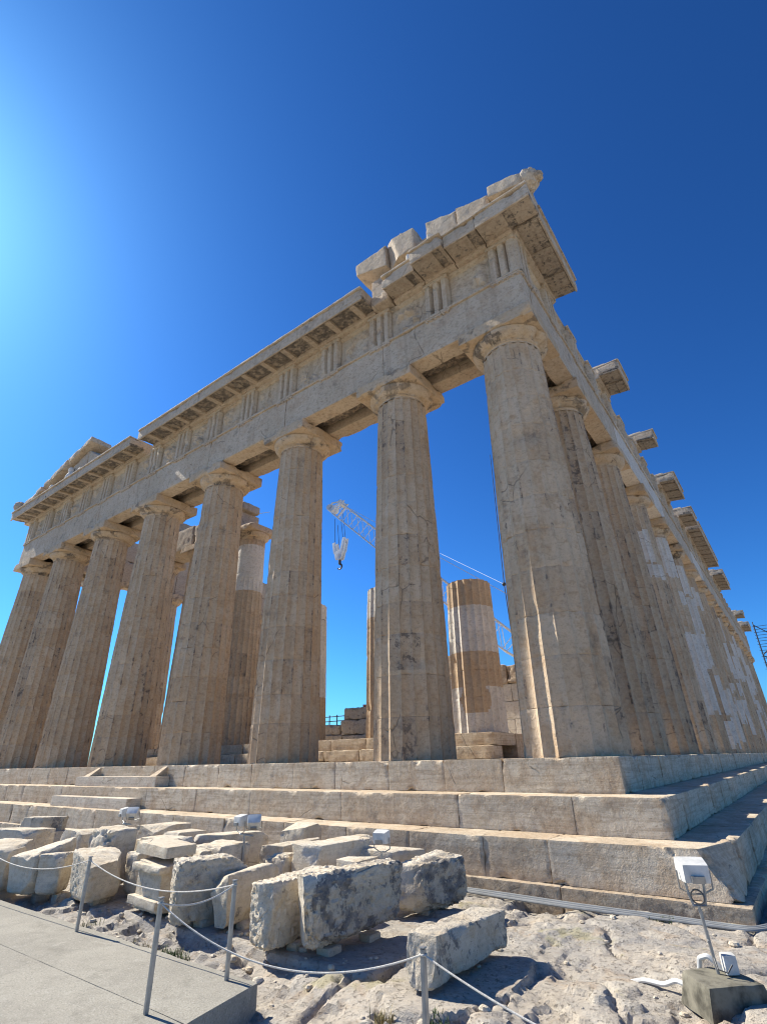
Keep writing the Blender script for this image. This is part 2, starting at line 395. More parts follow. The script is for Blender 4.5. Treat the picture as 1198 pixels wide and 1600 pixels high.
# ------------------------------------------------------------------ the temple
temple = tag(empty('marble_temple', (-15.44, 34.75, -1.8)), 'ruined marble temple with tall fluted columns, broken pediment and a base of three steps', 'temple')
rng = np.random.default_rng(5)
def rnd_joints(a, b, st):
    o = [a]
    while o[-1]-st*1.4 > b: o.append(o[-1]-st*rng.uniform(.8, 1.2))
    return o+[b]
STEPS = [(0.0, 0.0, -.552, [0, -2.1, -3.34, -4.7, -6.21, -7.55, -9.05, -10.41, -11.94, -13.5, -15.92, -17.5, -19.01, -20.37, -22.01]),
         (.70, -.552, -1.07, [.7, -.65, -2.69, -5.4, -8.2, -10.3, -12.54, -14.6, -17.6, -20.5]),
         (1.40, -1.07, -1.6, [1.4, -.85, -1.89, -3.26, -4.67, -6.3, -8.2, -10.1, -12.2]),
         (1.53, -1.6, -1.95, [1.53, -.7, -2.6, -4.4])]
for si, (e, zt, zb, js) in enumerate(STEPS):
    js = js[:-1]+rnd_joints(js[-1], -30.88-e, 1.6)
    mb = MB()
    dep = 1.25
    for i in range(len(js)-1):
        j = rng.uniform(-.006, .006, 3); c = rng.random()
        g = .003+.014*(rng.random() < .2)
        big = 2.2 if (si == 2 and i == 0) else 1.0
        near = js[i] > -14
        C8 = box8(js[i+1]+g*.5, js[i]-g*.5, -e+j[0], -e+dep, zb+.003, zt+j[1]*.5)
        if si == 2 and i == 0: C8[1][0] += .05; C8[5][0] -= .32; C8[5][1] += .10
        if si == 1 and i == 0: C8[5][0] -= .02
        rbox(mb, C8, res=.034 if near else .10, r=.007, chip=.13*big, disp=.006, fs=3.5, seed=100+si*40+i, rgb=(c*.9 if rng.random() < .5 else .1, 0, .22*rng.random() if si < 3 else .7), thr=.13, cf=2.6, lim=80)
    y = -e+dep; 
    while y < 69.5+e:
        y2 = min(y+rng.uniform(1.2, 1.8), 69.5+e)
        if 69.5+e-y2 < .6: y2 = 69.5+e
        j = rng.uniform(-.012, .012, 3)
        rbox(mb, box8(-1.3+e, e+j[0], y+.006, y2-.006, zb+.003, zt+j[1]*.4), res=.05 if y < 8 else (.12 if y < 25 else .35), r=.008, chip=.12, disp=.010, cf=2.4, seed=300+si*70+int(y), rgb=(.1, 0, .35*rng.random()), thr=.06)
        y = y2
    rbox(mb, (-30.88-e, 1.3-30.88-e, -e+dep+.01, 69.5+e, zb+.003, zt), res=1.5, r=.01, chip=.0, disp=.0, seed=1)
    mb.build('step', M_step, temple)
mb = MB()
xs_ = np.linspace(-29.57, -1.31, 18); ys_ = np.linspace(1.262, 68, 40)
for i in range(17):
    for j in range(39):
        if ys_[j] < 14: rbox(mb, box8(xs_[i]+.004, xs_[i+1]-.004, ys_[j]+.004, ys_[j+1]-.004, -.4, -.004+rng.uniform(-.004, .003)), res=.5, r=.008, chip=.02, disp=.003, seed=i*50+j, rgb=(rng.random()*.5, 0, .1))
rbox(mb, (-29.57, -1.31, 14.0, 68, -.4, -.006), res=4, r=.01, chip=0, disp=0, seed=1)
mb.build('stylobate_paving', M_step, temple)

def shaft(cx, cy, z0, z1, Rb, Rt, lean=(0, 0), seg=8, dz=.09, seed=0, drums=11, chip=1.0, tint=None, top=None, cap_top=False, smooth_from=None):
    """fluted shaft of stacked drums: arrises, entasis, joints, worn edges"""
    rg = np.random.default_rng(seed)
    hz = np.linspace(z0, z1, drums+1); hz[1:-1] += rg.uniform(-.09, .09, drums-1)
    zs = []
    zt_ = top if top is not None else z1
    for a, b in zip(hz[:-1], hz[1:]):
        if a >= zt_: break
        b = min(b, zt_)
        n = max(3, int((b-a)/dz)); zs += [a+.001, a+.012]+list(np.linspace(a+.012, b-.012, n+1)[1:-1])+[b-.012, b-.001]
    zs = np.array(zs); na = 20*seg; th = np.arange(na)*2*np.pi/na
    Z, T = np.meshgrid(zs, th, indexing='ij'); z = Z.ravel(); t = T.ravel()
    u = (z-z0)/(z1-z0)
    R0 = Rb+(Rt-Rb)*u+.017*np.sin(np.pi*u)
    di = np.clip(np.searchsorted(hz, z)-1, 0, drums-1)
    R0 = R0+rg.uniform(-.005, .005, drums)[di]
    a = ((t*20/(2*np.pi)) % 1.0)*2-1
    dep = .080-.020*u
    fl = 1-a*a
    if smooth_from is not None: fl = np.where((z > smooth_from[0]) & (z < smooth_from[1]), .15, fl)
    r = R0*(1-dep*fl)
    P = np.stack([cx+np.cos(t)*R0, cy+np.sin(t)*R0, z], 1)
    c1 = fbm(P, 1.9, seed+3, 4, .6); c2 = fbm(P, .8, seed+9, 4, .6)
    cut = R0*(1-chip*(.085*np.clip(c1-.27, 0, 1)))
    r = np.minimum(r, np.maximum(cut, R0*(1-dep*.40)))
    r = r-chip*.16*np.clip(c2-.30, 0, 1)
    r = r+.004*fbm(P, 7, seed+1, 3)
    jd = np.abs(z[:, None]-hz[None, 1:-1]).min(1) if drums > 1 else np.ones_like(z)
    r = r-np.where(jd < .008, .004+.06*np.clip(c1-.05, 0, 1), 0)-np.where(jd < .02, .002+.05*np.clip(c1-.2, 0, 1), 0)
    V = np.stack([cx+lean[0]*u+np.cos(t)*r, cy+lean[1]*u+np.sin(t)*r, z], 1)
    nz = len(zs); I, J = np.meshgrid(np.arange(nz-1), np.arange(na), indexing='ij')
    Q = np.stack([I*na+J, I*na+(J+1) % na, (I+1)*na+(J+1) % na, (I+1)*na+J], -1).reshape(-1, 4)
    fz = (z[Q].mean(1)); ft = th[J.ravel()]+np.pi/na
    fd = np.clip(np.searchsorted(hz, fz)-1, 0, drums-1)
    rgb = np.zeros((len(Q), 3)); rgb[:, 0] = np.clip((rg.random(drums) > .62)*rg.uniform(.35, 1.0, drums)+(np.arange(drums) < 2)*.25, 0, 1)[fd]; rgb[:, 2] = (rg.random(drums)**4*.28)[fd]
    fi = (ft*20/(2*np.pi)).astype(int) % 20
    fr = rg.random((20, drums)); fr2 = rg.random(20)
    rgb[:, 0] = np.clip(rgb[:, 0]*.8+.55*(fr[fi, fd]-.4)+.40*(fr2[fi]-.4), 0, 1)
    rgb[:, 2] = np.clip(rgb[:, 2]+.42*np.clip(fr[fi, fd]-.72, 0, 1)/.28+.25*(fr2[fi] > .8), 0, .8)
    fa = np.abs(((ft*20/(2*np.pi)) % 1.0)*2-1); fcn = V[Q].mean(1)
    rgb[:, 2] = np.clip(rgb[:, 2]+.48*(fa > .76)*np.clip(.35+2.2*fbm(fcn, 2.6, seed+41, 3), 0, 1), 0, .85)      # shade lines put into the colour along the arrises, so the flutes read
    if tint is not None: rgb = tint(rgb, fz, ft, V[Q].mean(1), hz)
    mb = MB(); mb.add(V, Q, rgb)
    if cap_top:
        ring = V[(nz-1)*na:]; mb.add(np.vstack([ring, [cx+lean[0], cy+lean[1], zs[-1]+.01]]), np.array([(j, (j+1) % na, na) for j in range(na)]), rgb[-1])
    return mb

def capital(cx, cy, z0, Rn, abw, h, seed, chip=1.0, seg=72, abt=.36, top=None):
    """echinus swelling under a square abacus"""
    mb = MB()
    zt = z0+h; zab = zt-abt; Re = abw*.5-.02
    prof = [(Rn*.985, z0-.02), (Rn*.99, z0+.03), (Rn*1.03, z0+.05), (Rn*1.015, z0+.07), (Rn*1.05, z0+.085), (Rn*1.04, z0+.10)]
    for k in range(10):
        q = (k+1)/10; prof.append((Rn*1.05+(Re-Rn*1.05)*math.sin(q*math.pi/2)**.9*.98, z0+.10+(zab-z0-.12)*(q**1.15)))
    prof += [(Re*.985, zab-.006), (Re*.9, zab+.01)]
    pr = np.array(prof); n = len(pr); th = np.arange(seg)*2*np.pi/seg
    K, T = np.meshgrid(np.arange(n), th, indexing='ij'); r = pr[K.ravel(), 0]; z = pr[K.ravel(), 1]; t = T.ravel()
    P = np.stack([cx+np.cos(t)*r, cy+np.sin(t)*r, z], 1)
    c = fbm(P, 1.6, seed, 4); r = r-chip*.30*np.clip(c-.14, 0, 1)*(r > Rn*1.045)+.008*fbm(P, 6, seed+4, 3)
    r = np.maximum(r, Rn*.93)
    V = np.stack([cx+np.cos(t)*r, cy+np.sin(t)*r, z], 1)
    I, J = np.meshgrid(np.arange(n-1), np.arange(seg), indexing='ij')
    Q = np.stack([I*seg+J, I*seg+(J+1) % seg, (I+1)*seg+(J+1) % seg, (I+1)*seg+J], -1).reshape(-1, 4)
    fc = V[Q].mean(1)
    b = np.clip((fbm(fc, 1.3, seed+21, 3)-.14)*5, 0, 1); rgb = np.stack([.5*np.clip(fbm(fc, .7, seed+5, 2)+.3, 0, 1), b*0, b], 1)
    mb.add(V, Q, rgb)
    w = abw/2
    rbox(mb, box8(cx-w, cx+w, cy-w, cy+w, zab, zt-.004), res=.06, r=.015, chip=.22*chip, disp=.012, seed=seed+7, thr=.08, cf=1.3, rgb=(.25, 0, .05))
    return mb

XS = [-1.01, -4.69, -8.99, -13.28, -17.58, -21.88, -26.17, -29.86]
YS = [4.69]+[4.69+4.292*i for i in range(1, 15)]+[68.49]
ZN, ZT = 9.70, 10.43
def build_column(x, y, seed, corner=False, near=True, tint=None, chip=1.0, label=None, lean=None):
    Rb, Rt = (.974, .76) if corner else (.952, .735)
    lx = -.05 if x > -2 else (.05 if x < -29 else 0); ly = .05 if y < 2 else 0
    if lean: lx, ly = lean
    mbs = shaft(x, y, 0.0, ZN, Rb, Rt, (lx, ly), 8 if near else 6, .085 if near else .2, seed, tint=tint, chip=chip)
    o = mbs.build('column', M_col, temple, loc=(x, y, 0.0), smooth=22)
    if label: o['label'] = label
    c = capital(x+lx, y+ly, ZN, Rt, 2.06 if corner else 2.0, ZT-ZN, seed+500, chip=2.2 if near else 1.2)
    c.build('capital', M_cap, o, loc=(x+lx, y+ly, ZN))
    return o
def pocked(rgb, fz, ft, fc, hz):      # chiselled, pock-marked panel on the second column's face
    d_ = np.degrees(ft); d_ = (d_+180) % 360-180
    m = (np.abs(d_+68) < 27) & (np.abs(fz-2.28) < .40)
    rgb[m, 2] = .72; return rgb
for i, x in enumerate(XS): build_column(x, 1.01, 20+i*13, corner=i in (0, 7), near=i < 6, tint=pocked if i == 1 else None)
def patch_tint(rects, seed=0):
    """new marble pieced in: inserts that keep to the flutes, with broken upper and lower edges"""
    def f(rgb, fz, ft, fc, hz):
        idx = np.floor(((np.degrees(ft)+180) % 360)/18); rg = np.random.default_rng(seed)
        for (a0, a1, z0, z1) in rects:
            lo, hi = math.floor((a0+180)/18), math.floor((a1+180)/18)
            jz = rg.uniform(-.15, .15, (2, 20)); ii = idx.astype(int) % 20
            n = .16*fbm(fc, 3.0, seed, 3)
            m = (idx >= lo) & (idx <= hi) & (fz > z0+jz[0][ii]+n) & (fz < z1+jz[1][ii]*.4)
            rgb[m] = (0, .92, 0)
        return rgb
    return f
rp = random.Random(11)
for i, y in enumerate(YS):
    t = None; lab = None
    if i in (2, 3): # first restored pair
        base = [[(-80, -40, 7.2, 8.5), (-75, -20, 6.5, 7.0)], [(-100, 10, 2.6, 4.9), (-60, 30, 1.6, 2.7), (-100, -10, 7.6, 9.6), (-30, 40, 6.3, 6.9)]][i-2]
        t = patch_tint(base, seed=i+3)
    elif 4 <= i <= 12:
        rc = []
        for k in range(rp.randint(6, 9)):
            a0 = rp.uniform(-110, 20); z0 = rp.uniform(.0, 8.5); rc.append((a0, a0+rp.choice((18, 36, 54, 72)), z0, z0+rp.uniform(.5, 2.6)))
        t = patch_tint(rc, seed=i)
    if i < 2: t = lambda rgb, fz, ft, fc, hz: np.clip(rgb+np.array([.45, 0, .16]), 0, .95)
    if t and i > 1: lab = 'flank column patched with new white marble'
    build_column(-1.01, y, 200+i*17, corner=i == 15, near=i < 6, tint=t, label=lab)
for i, y in enumerate(YS[:4]): build_column(-29.86, y, 700+i*7, near=False)

# facade-local coordinates: s along the face from the corner, o outwards, z up
def M_front(p): return np.stack([-.15-p[:, 0], .15-p[:, 1], p[:, 2]], 1)
def M_flank(p): return np.stack([-.15+p[:, 1], .15+p[:, 0], p[:, 2]], 1)
def M_south(p): return np.stack([-30.73-p[:, 1], .15+p[:, 0], p[:, 2]], 1)
SIDES = {'front': (M_front, False, 30.58), 'flank': (M_flank, True, 69.2), 'south': (M_south, False, 69.2)}
ZA, ZTA, ZF, ZG = 10.43, 11.78, 13.12, 13.68

def architrave(side, joints, seed, newm=None):
    M, fl, L = SIDES[side]
    for i in range(len(joints)-1):
        a, b = joints[i], joints[i+1]
        mb = MB(); far = side != 'front' and a > 22
        tn = (.35*rng.random(), 0, .15*rng.random())
        if newm and i in newm: tn = (0, .75, 0)
        a1 = a if (side == 'front' or i) else a+.58
        a2 = a if (side == 'front' or i) else a+1.80
        rs = .075 if not far else .3
        rbox(mb, box8(a1+.004, b-.004, -.57, 0, ZA, ZTA-.09), res=rs, r=.015, chip=.09, disp=.012, seed=seed+i, rgb=tn, M=M, flip=fl, thr=.10)
        rbox(mb, box8(a2+.01, b-.01, -1.18, -.61, ZA+.30, ZTA), res=.18 if not far else .4, r=.05, chip=.2, disp=.03, seed=seed+i+30, rgb=(.6, 0, 1.0), M=M, flip=fl)  # recessed middle beam coloured near black, painting the deep shade between the beams
        rbox(mb, box8(a2+.01, b-.01, -1.77, -1.22, ZA+.01, ZTA), res=.14 if not far else .4, r=.03, chip=.2, disp=.02, seed=seed+i+60, rgb=(.7, 0, .25), M=M, flip=fl)
        rbox(mb, box8(a1+.004, b-.004, -.4, .055, ZTA-.085, ZTA-.002), res=rs, r=.01, chip=.06, disp=.006, seed=seed+i+90, rgb=tn, M=M, flip=fl, thr=.0, cf=2.2)
        mb.build('architrave_block', M_ent, temple)
fj = [0]+[-.15-x for x in XS[1:7]]+[30.58]
architrave('front', fj, 900)
kj = [0]+[y-.15 for y in YS[:15]]+[69.2]
architrave('flank', kj, 1000, newm=(2, 3, 6))
architrave('south', kj[:5], 1100)

def triglyph(side, c, seed, w=.845, res=.06, guttae=True):
    M, fl, L = SIDES[side]; mb = MB()
    sec = [(0, .12), (.07, 0), (.21, 0), (.28, .15), (.35, 0), (.495, 0), (.565, .15), (.635, 0), (.775, 0), (.845, .12)]
    S = [];
    for (s0, d0), (s1, d1) in zip(sec[:-1], sec[1:]):
        for k in range(3): S.append((s0+(s1-s0)*k/3, d0+(d1-d0)*k/3))
    S.append(sec[-1]); S = np.array(S); S[:, 0] *= w/.845
    S = np.vstack([[(0, .30)], S, [(w, .30)]])
    nz = max(4, int(1.2/res)); zz = np.linspace(ZTA, ZF-.13, nz+1)
    Z, K = np.meshgrid(zz, np.arange(len(S)), indexing='ij'); k = K.ravel()
    P = np.stack([c-w/2+S[k, 0], .035-S[k, 1], Z.ravel()], 1)
    n = fbm(P, 2.2, seed, 4); lim = np.where(P[:, 1] > -.2, -.10*np.clip(n-.15, 0, 1)*1.6, 9)
    P[:, 1] = np.minimum(P[:, 1], .035+lim*1.0)
    P[:, 1] += .006*fbm(P, 8, seed+2, 3)
    m = len(S); I, J = np.meshgrid(np.arange(nz), np.arange(m-1), indexing='ij')
    Q = np.stack([I*m+J, I*m+J+1, (I+1)*m+J+1, (I+1)*m+J], -1).reshape(-1, 4)
    V = M(P); tn = (.25*rng.random(), 0, .12*rng.random())
    mb.add(V, Q if fl else Q[:, ::-1], tn)
    rbox(mb, box8(c-w/2-.01, c+w/2+.01, -.28, .055, ZF-.135, ZF-.003), res=res, r=.008, chip=.05, disp=.006, seed=seed+5, rgb=tn, M=M, flip=fl)
    if guttae:
        rbox(mb, box8(c-w/2, c+w/2, -.05, .05, ZTA-.15, ZTA-.087), res=.05, r=.006, chip=.06, disp=.004, seed=seed+6, rgb=tn, M=M, flip=fl, thr=.05)
        for q in range(6):
            if rng.random() < .18: continue
            s = c-w/2+.07+q*(w-.14)/5
            rbox(mb, box8(s-.035, s+.035, -.02, .042, ZTA-.20, ZTA-.152), res=.035, r=.012, chip=.0, disp=.003, seed=seed+q, rgb=tn, M=M, flip=fl)
    mb.build('triglyph', M_ent, temple)
def metope(side, a, b, seed, res=.05, relief=1.0):
    M, fl, L = SIDES[side]; mb = MB()
    ns = max(4, int((b-a)/res)); nz = max(4, int(1.3/res))
    S, Z = np.meshgrid(np.linspace(a, b, ns+1), np.linspace(ZTA, ZF, nz+1), indexing='ij'); s, z = S.ravel(), Z.ravel()
    P = np.stack([s, np.zeros_like(s), z], 1)
    u, v = (s-a)/(b-a), (z-ZTA)/(ZF-ZTA)
    env = np.clip(1-((u-.5)/.42)**4, 0, 1)*np.clip(1-((v-.42)/.42)**4, 0, 1)
    f = fbm(P, 1.5, seed, 5, .55)
    h = env*np.clip(f+.02, 0, .35)*.62*relief
    h += .012*fbm(P, 6, seed+3, 3)
    o = -.15+h
    o = np.where(v > .90, np.maximum(o, -.06), o)
    P[:, 1] = o; V = M(P); m = nz+1
    I, J = np.meshgrid(np.arange(ns), np.arange(nz), indexing='ij')
    Q = np.stack([I*m+J, (I+1)*m+J, (I+1)*m+J+1, I*m+J+1], -1).reshape(-1, 4)
    mb.add(V, Q[:, ::-1] if fl else Q, (.3*rng.random(), 0, .12*rng.random()))
    rbox(mb, box8(a+.003, b-.003, -.9, -.14, ZTA+.002, ZF-.01), res=.5, r=.01, chip=0, disp=0, M=M, flip=fl)
    mb.build('metope', M_ent, temple)
nt = 15; sp = (30.58-.845)/(nt-1)
for i in range(nt):
    c = .4225+i*sp; triglyph('front', c, 1300+i, res=.05 if i < 9 else .1)
    if i < nt-1: metope('front', c+.4225, c+sp-.4225, 1400+i, res=.045 if i < 9 else .09)
nt = 33; sp2 = (69.2-.845)/(nt-1)
for i in range(nt):
    c = .4225+i*sp2; triglyph('flank', c, 1500+i, res=.06 if i < 8 else .25, guttae=i < 14)
    if i < nt-1: metope('flank', c+.4225, c+sp2-.4225, 1600+i, res=.06 if i < 8 else .22)
for side, L0, L1, n in (('front', .9, 29.7, 14), ('flank', .9, 68, 30), ('south', .0, 17.4, 8)):   # backing blocks of the frieze
    M, fl, L = SIDES[side]; mb = MB()
    js = np.linspace(L0, L1, n+1)
    for a, b in zip(js[:-1], js[1:]):
        o1 = -.93 if side != 'south' else 0
        a1 = a if side == 'front' else max(a, 1.8)
        rbox(mb, box8(a1+.006, b-.006, -1.74, o1, ZTA+.004, ZF-.01-.0*rng.random()), res=.14 if a < 15 else .3, r=.03, chip=.12, disp=.015, seed=int(a*10), rgb=(.5, 0, .3*rng.random()), M=M, flip=fl)
    mb.build('frieze_backing', M_ent, temple)

def cornice(side, a, b, seed, dmg=1.0, z_drop=0, outmax=.84, guttae=False, ribs=True, res=.06, ext=0, parent=temple, name='cornice'):
    """projecting corona with its sloping soffit and mutules"""
    M, fl, L = SIDES[side]; mb = MB()
    rg = np.random.default_rng(seed)
    tn = (.25*rg.random(), 0, .1)
    rbox(mb, box8(max(a, .0)+.004, b-.004, -1.3, .10, ZF+.003, ZG-.06), res=res*2, r=.02, chip=.10*dmg, disp=.012, seed=seed, rgb=tn, M=M, flip=fl)
    out = outmax
    def slab(s0, s1, o0, o1, zi0, zo0, zi1, zo1, **k):
        C = np.array([(s0, o0, zi0), (s1, o0, zi0), (s0, o1, zo0), (s1, o1, zo0), (s0, o0, zi1), (s1, o0, zi1), (s0, o1, zo1), (s1, o1, zo1)])
        rbox(mb, C, M=M, flip=not fl if False else fl, **k)
    slab(a, b, .0, out, ZF+.17, ZF+.08, ZG-.07, ZG-.09, res=res, r=.015, chip=.14*dmg, disp=.012, seed=seed+1, rgb=lambda c: np.where((c[:, 2:3] < ZF+.19) & ((.15-c[:, 1:2] if side == 'front' else c[:, 0:1]+.15) < out-.035), np.array([[.35, 0, 1.0 if ribs else .9]]), np.array([tn])), thr=.04, cf=1.5)  # sooty soffit, with the shade under the overhang also put into its colour
    slab(a, b, -.6, out+.05, ZG-.085, ZG-.085, ZG, ZG-.01, res=res, r=.012, chip=.12*dmg, disp=.010, seed=seed+2, rgb=tn, thr=.05, cf=1.4)
    slab(a, b, out-.07, out-.005, ZF+.03, ZF+.02, ZF+.12, ZF+.11, res=res, r=.01, chip=.10*dmg, disp=.006, seed=seed+4, rgb=tn, thr=.02)
    # mutules / ribs on the soffit, one per triglyph and metope
    k0 = int(math.floor((a-.4225)/(sp/2)))
    for k in range(k0, k0+int((b-a)/(sp/2))+3):
        c = .4225+k*sp/2
        s0, s1 = (c+.43, c+.43+.20) if ribs else (c-.42, c+.42)
        s0, s1 = max(s0, a+.01), min(s1, b-.01)
        if s1-s0 < .08: continue
        zi, zo = ZF+.175, ZF+.09
        slab(s0, s1, .06, out-.08, zi-.11 if ribs else zi-.06, zo-.075 if ribs else zo-.04, zi, zo, res=.08, r=.01, chip=.03*dmg, disp=.005, seed=seed+10+k, rgb=(.55, 0, 0.0 if ribs else .6))  # unribbed mutules share the painted darkening of the soffit
        if guttae:
            for q in range(3):
                for w in range(6):
                    if rg.random() < .3: continue
                    s = c-.33+w*.132; o = .16+q*.16
                    if not (a < s < b): continue
                    z = zi-.06+(zo-.04-zi+.06)*(o-.06)/(out-.14)
                    rbox(mb, box8(s-.03, s+.03, o-.03, o+.03, z-.035, z+.01), res=.03, r=.02, chip=0, disp=0, rgb=(.4, 0, .8), M=M, flip=fl)
    return mb.build(name, M_ent, parent)
# front, from the south corner to the middle; then the broken north end, block by block
for n_, (a, b) in enumerate(((18.3, 22.6), (22.6, 26.8), (26.8, 31.3))): cornice('front', a, b, 2000+n_*40, dmg=.8, res=.1)
for n_, (a, b) in enumerate(((4.75, 6.85), (6.85, 8.97), (8.97, 11.1), (11.1, 13.2), (13.2, 15.4), (15.4, 17.62))): cornice('front', a, b, 2200+n_*40, dmg=.8)
cornice('front', 2.85, 4.02, 2500, dmg=2.4, outmax=.72, ribs=False)
cornice('front', 1.78, 2.84, 2550, dmg=3.0, outmax=.93, ribs=False)
cornice('front', .78, 1.77, 2600, dmg=3.0, outmax=.78, ribs=False)
cornice('front', -.78, .77, 2650, dmg=1.6, ribs=False, outmax=.80)
mb = MB()
rbox(mb, box8(4.05, 4.72, -1.2, .35, ZF+.004, ZF+.42), res=.06, r=.04, chip=.4, disp=.05, seed=31, M=M_front, rgb=(.2, 0, .4))
rg = np.random.default_rng(3)
s = 4.9
while s < 17.4:     # ragged bedding stones left on the cornice
    w = rg.uniform(.5, 1.3); h = rg.uniform(.05, .26)
    rbox(mb, box8(s, s+w-.03, -.9, rg.uniform(.25, .5), ZG+.004, ZG+h), res=.08, r=.03, chip=.2, disp=.02, seed=int(s*10), M=M_front, rgb=(.1, 0, .1)); s += w
mb.build('bedding_stones', M_ent, temple)
# flank cornice: the corner length and the scattered blocks that remain
cornice('flank', .02, 3.12, 2700, dmg=.8, guttae=True, ribs=False, res=.05, outmax=.78)
mb = MB(); rbox(mb, box8(1.0, 2.7, -.9, .55, ZG+.005, ZG+.16), res=.07, r=.03, chip=.2, disp=.02, seed=8, M=M_flank, flip=True, rgb=(.2, 0, .2)); mb.build('bedding_stones', M_ent, temple)
for n_, (a, b) in enumerate(((7.7, 9.3), (13.6, 14.6), (18.6, 21.6), (24.0, 26.3), (26.9, 31.5), (31.5, 36.5), (39.0, 44.5), (56.0, 58.0), (62.5, 66.5))):
    cornice('flank', a, b, 2800+n_*40, dmg=1.0, ribs=False, res=.07 if a < 15 else .14, guttae=a < 15)
    mb = MB(); rbox(mb, box8(a+.15, b-.1, -1.0, .35, ZG+.005, ZG+.14), res=.1, r=.03, chip=.2, disp=.03, seed=80+n_, M=M_flank, flip=True, rgb=(0, .4, 0)); mb.build('bedding_stones', M_ent, temple)

# pediment remains, world coordinates
def hexa(pts_b, pts_t): return np.array([pts_b[0], pts_b[1], pts_b[3], pts_b[2], pts_t[0], pts_t[1], pts_t[3], pts_t[2]], float)
def slope_block(mb, xa, xb, y0, y1, za0, zb0, za1, zb1, **k):
    """xa<xb; bottom and top heights at each end"""
    rbox(mb, np.array([(xa, y0, za0), (xb, y0, zb0), (xa, y1, za0), (xb, y1, zb0), (xa, y0, za1), (xb, y0, zb1), (xa, y1, za1), (xb, y1, zb1)]), **k)
mb = MB()
K = dict(res=.06, r=.02, chip=.16, disp=.015)
slope_block(mb, -.42, .60, -.66, 1.1, 13.98, 13.72, 14.42, 14.18, seed=1, rgb=(.1, 0, .1), **K)
slope_block(mb, -1.50, -.46, -.46, .9, 13.75, 13.72, 14.70, 14.44, seed=2, rgb=(.35, 0, .1), **K)
slope_block(mb, -2.55, -1.52, -.42, .9, 13.75, 13.74, 15.00, 14.70, seed=3, rgb=(.3, 0, .15), **K)
slope_block(mb, -.75, .25, -.55, .2, 13.70, 13.695, 13.92, 13.73, seed=33, rgb=(.3, 0, .6), **K)
mb.build('raking_cornice', M_ent, temple)
mb = MB()
slope_block(mb, -3.55, -2.57, .1, 1.0, 13.72, 13.72, 15.25, 15.1, seed=4, rgb=(.3, 0, .2), **K)
slope_block(mb, -5.10, -3.57, .15, 1.1, 13.72, 13.72, 14.75, 14.75, seed=5, rgb=(.9, 0, 0), **K)
slope_block(mb, -5.60, -4.30, -.10, 1.2, 15.22, 14.78, 15.70, 15.74, seed=6, rgb=(.85, 0, 0), res=.05, r=.015, chip=.14, disp=.012)
slope_block(mb, -4.28, -3.15, -.16, 1.2, 14.72, 14.66, 15.80, 15.62, seed=62, rgb=(.4, 0, .2), res=.05, r=.015, chip=.16, disp=.012, cuts=1)
slope_block(mb, -4.3, -3.75, .1, .7, 15.7, 15.74, 16.05, 16.2, seed=7, rgb=(.6, 0, 0), res=.06, r=.04, chip=.3, disp=.03)
mb.build('tympanum', M_ent, temple)
mb = MB()
def prism(mb, poly, y0, y1, seed, rgb):
    # stack of courses that follow the outline, so the stone joints show
    for (xa, xb, z0a, z0b, z1a, z1b) in poly: slope_block(mb, xa, xb, y0, y1, z0a, z0b, z1a, z1b, seed=seed+int(xa*7) % 50, rgb=rgb, res=.12, r=.03, chip=.3, disp=.03, cuts=2)
prism(mb, [(-29.0, -26.6, 13.72, 13.72, 13.95, 14.75), (-26.58, -24.2, 13.72, 13.72, 14.75, 15.45), (-24.18, -22.9, 13.72, 13.72, 15.45, 14.75), (-22.88, -21.0, 13.72, 13.72, 14.7, 13.85)], -.12, .8, 40, (.2, 0, .05))
mb.build('tympanum', M_ent, temple)
mb = MB()
for a, b in ((-31.4, -28.6), (-28.58, -26.0), (-25.98, -23.6)):
    z = lambda x: 13.74+(x+31.4)*.245
    slope_block(mb, a, b, -.42, .9, z(a)+.02, z(b)+.02, z(a)+.38, z(b)+.38-.08*(b > -24), seed=int(-a), rgb=(.1, 0, .05), res=.1, r=.02, chip=.5, disp=.04, cuts=4)
mb.build('raking_cornice', M_ent, temple)

def blob(mb, c, r, seed, n=16, amp=.2, rgb=(0, 0, 0), f=2.):
    th = np.linspace(0, np.pi, n+1); ph = np.arange(2*n)*np.pi/n
    T, Pp = np.meshgrid(th, ph, indexing='ij'); t, p = T.ravel(), Pp.ravel()
    D = np.stack([np.sin(t)*np.cos(p), np.sin(t)*np.sin(p), np.cos(t)], 1)
    k = 1+amp*fbm(D, f, seed, 4)
    V = np.array(c)+D*np.array(r)*k[:, None]; m = 2*n
    I, J = np.meshgrid(np.arange(n), np.arange(m), indexing='ij')
    mb.add(V, np.stack([I*m+J, (I+1)*m+J, (I+1)*m+(J+1) % m, I*m+(J+1) % m], -1).reshape(-1, 4), rgb)
# lion-head water spouts at the corners of the roof edge
for nm, (x, y, z, sx) in {'a': (.62, -.35, 14.02, 1), 'b': (-31.35, -.45, 14.1, -1)}.items():
    mb = MB()
    blob(mb, (x, y, z), (.30, .30, .34), 3, amp=.25, f=3)              # mane
    blob(mb, (x+.25*sx, y-.02, z-.04), (.17, .15, .14), 5, amp=.2, f=3)     # muzzle
    blob(mb, (x+.15*sx, y-.14, z+.2), (.07, .06, .08), 6); blob(mb, (x+.15*sx, y+.14, z+.2), (.07, .06, .08), 7)   # ears
    blob(mb, (x+.30*sx, y-.02, z-.15), (.11, .11, .05), 8)                # jaw
    mb.build('lion_head_spout', M_ent, temple)
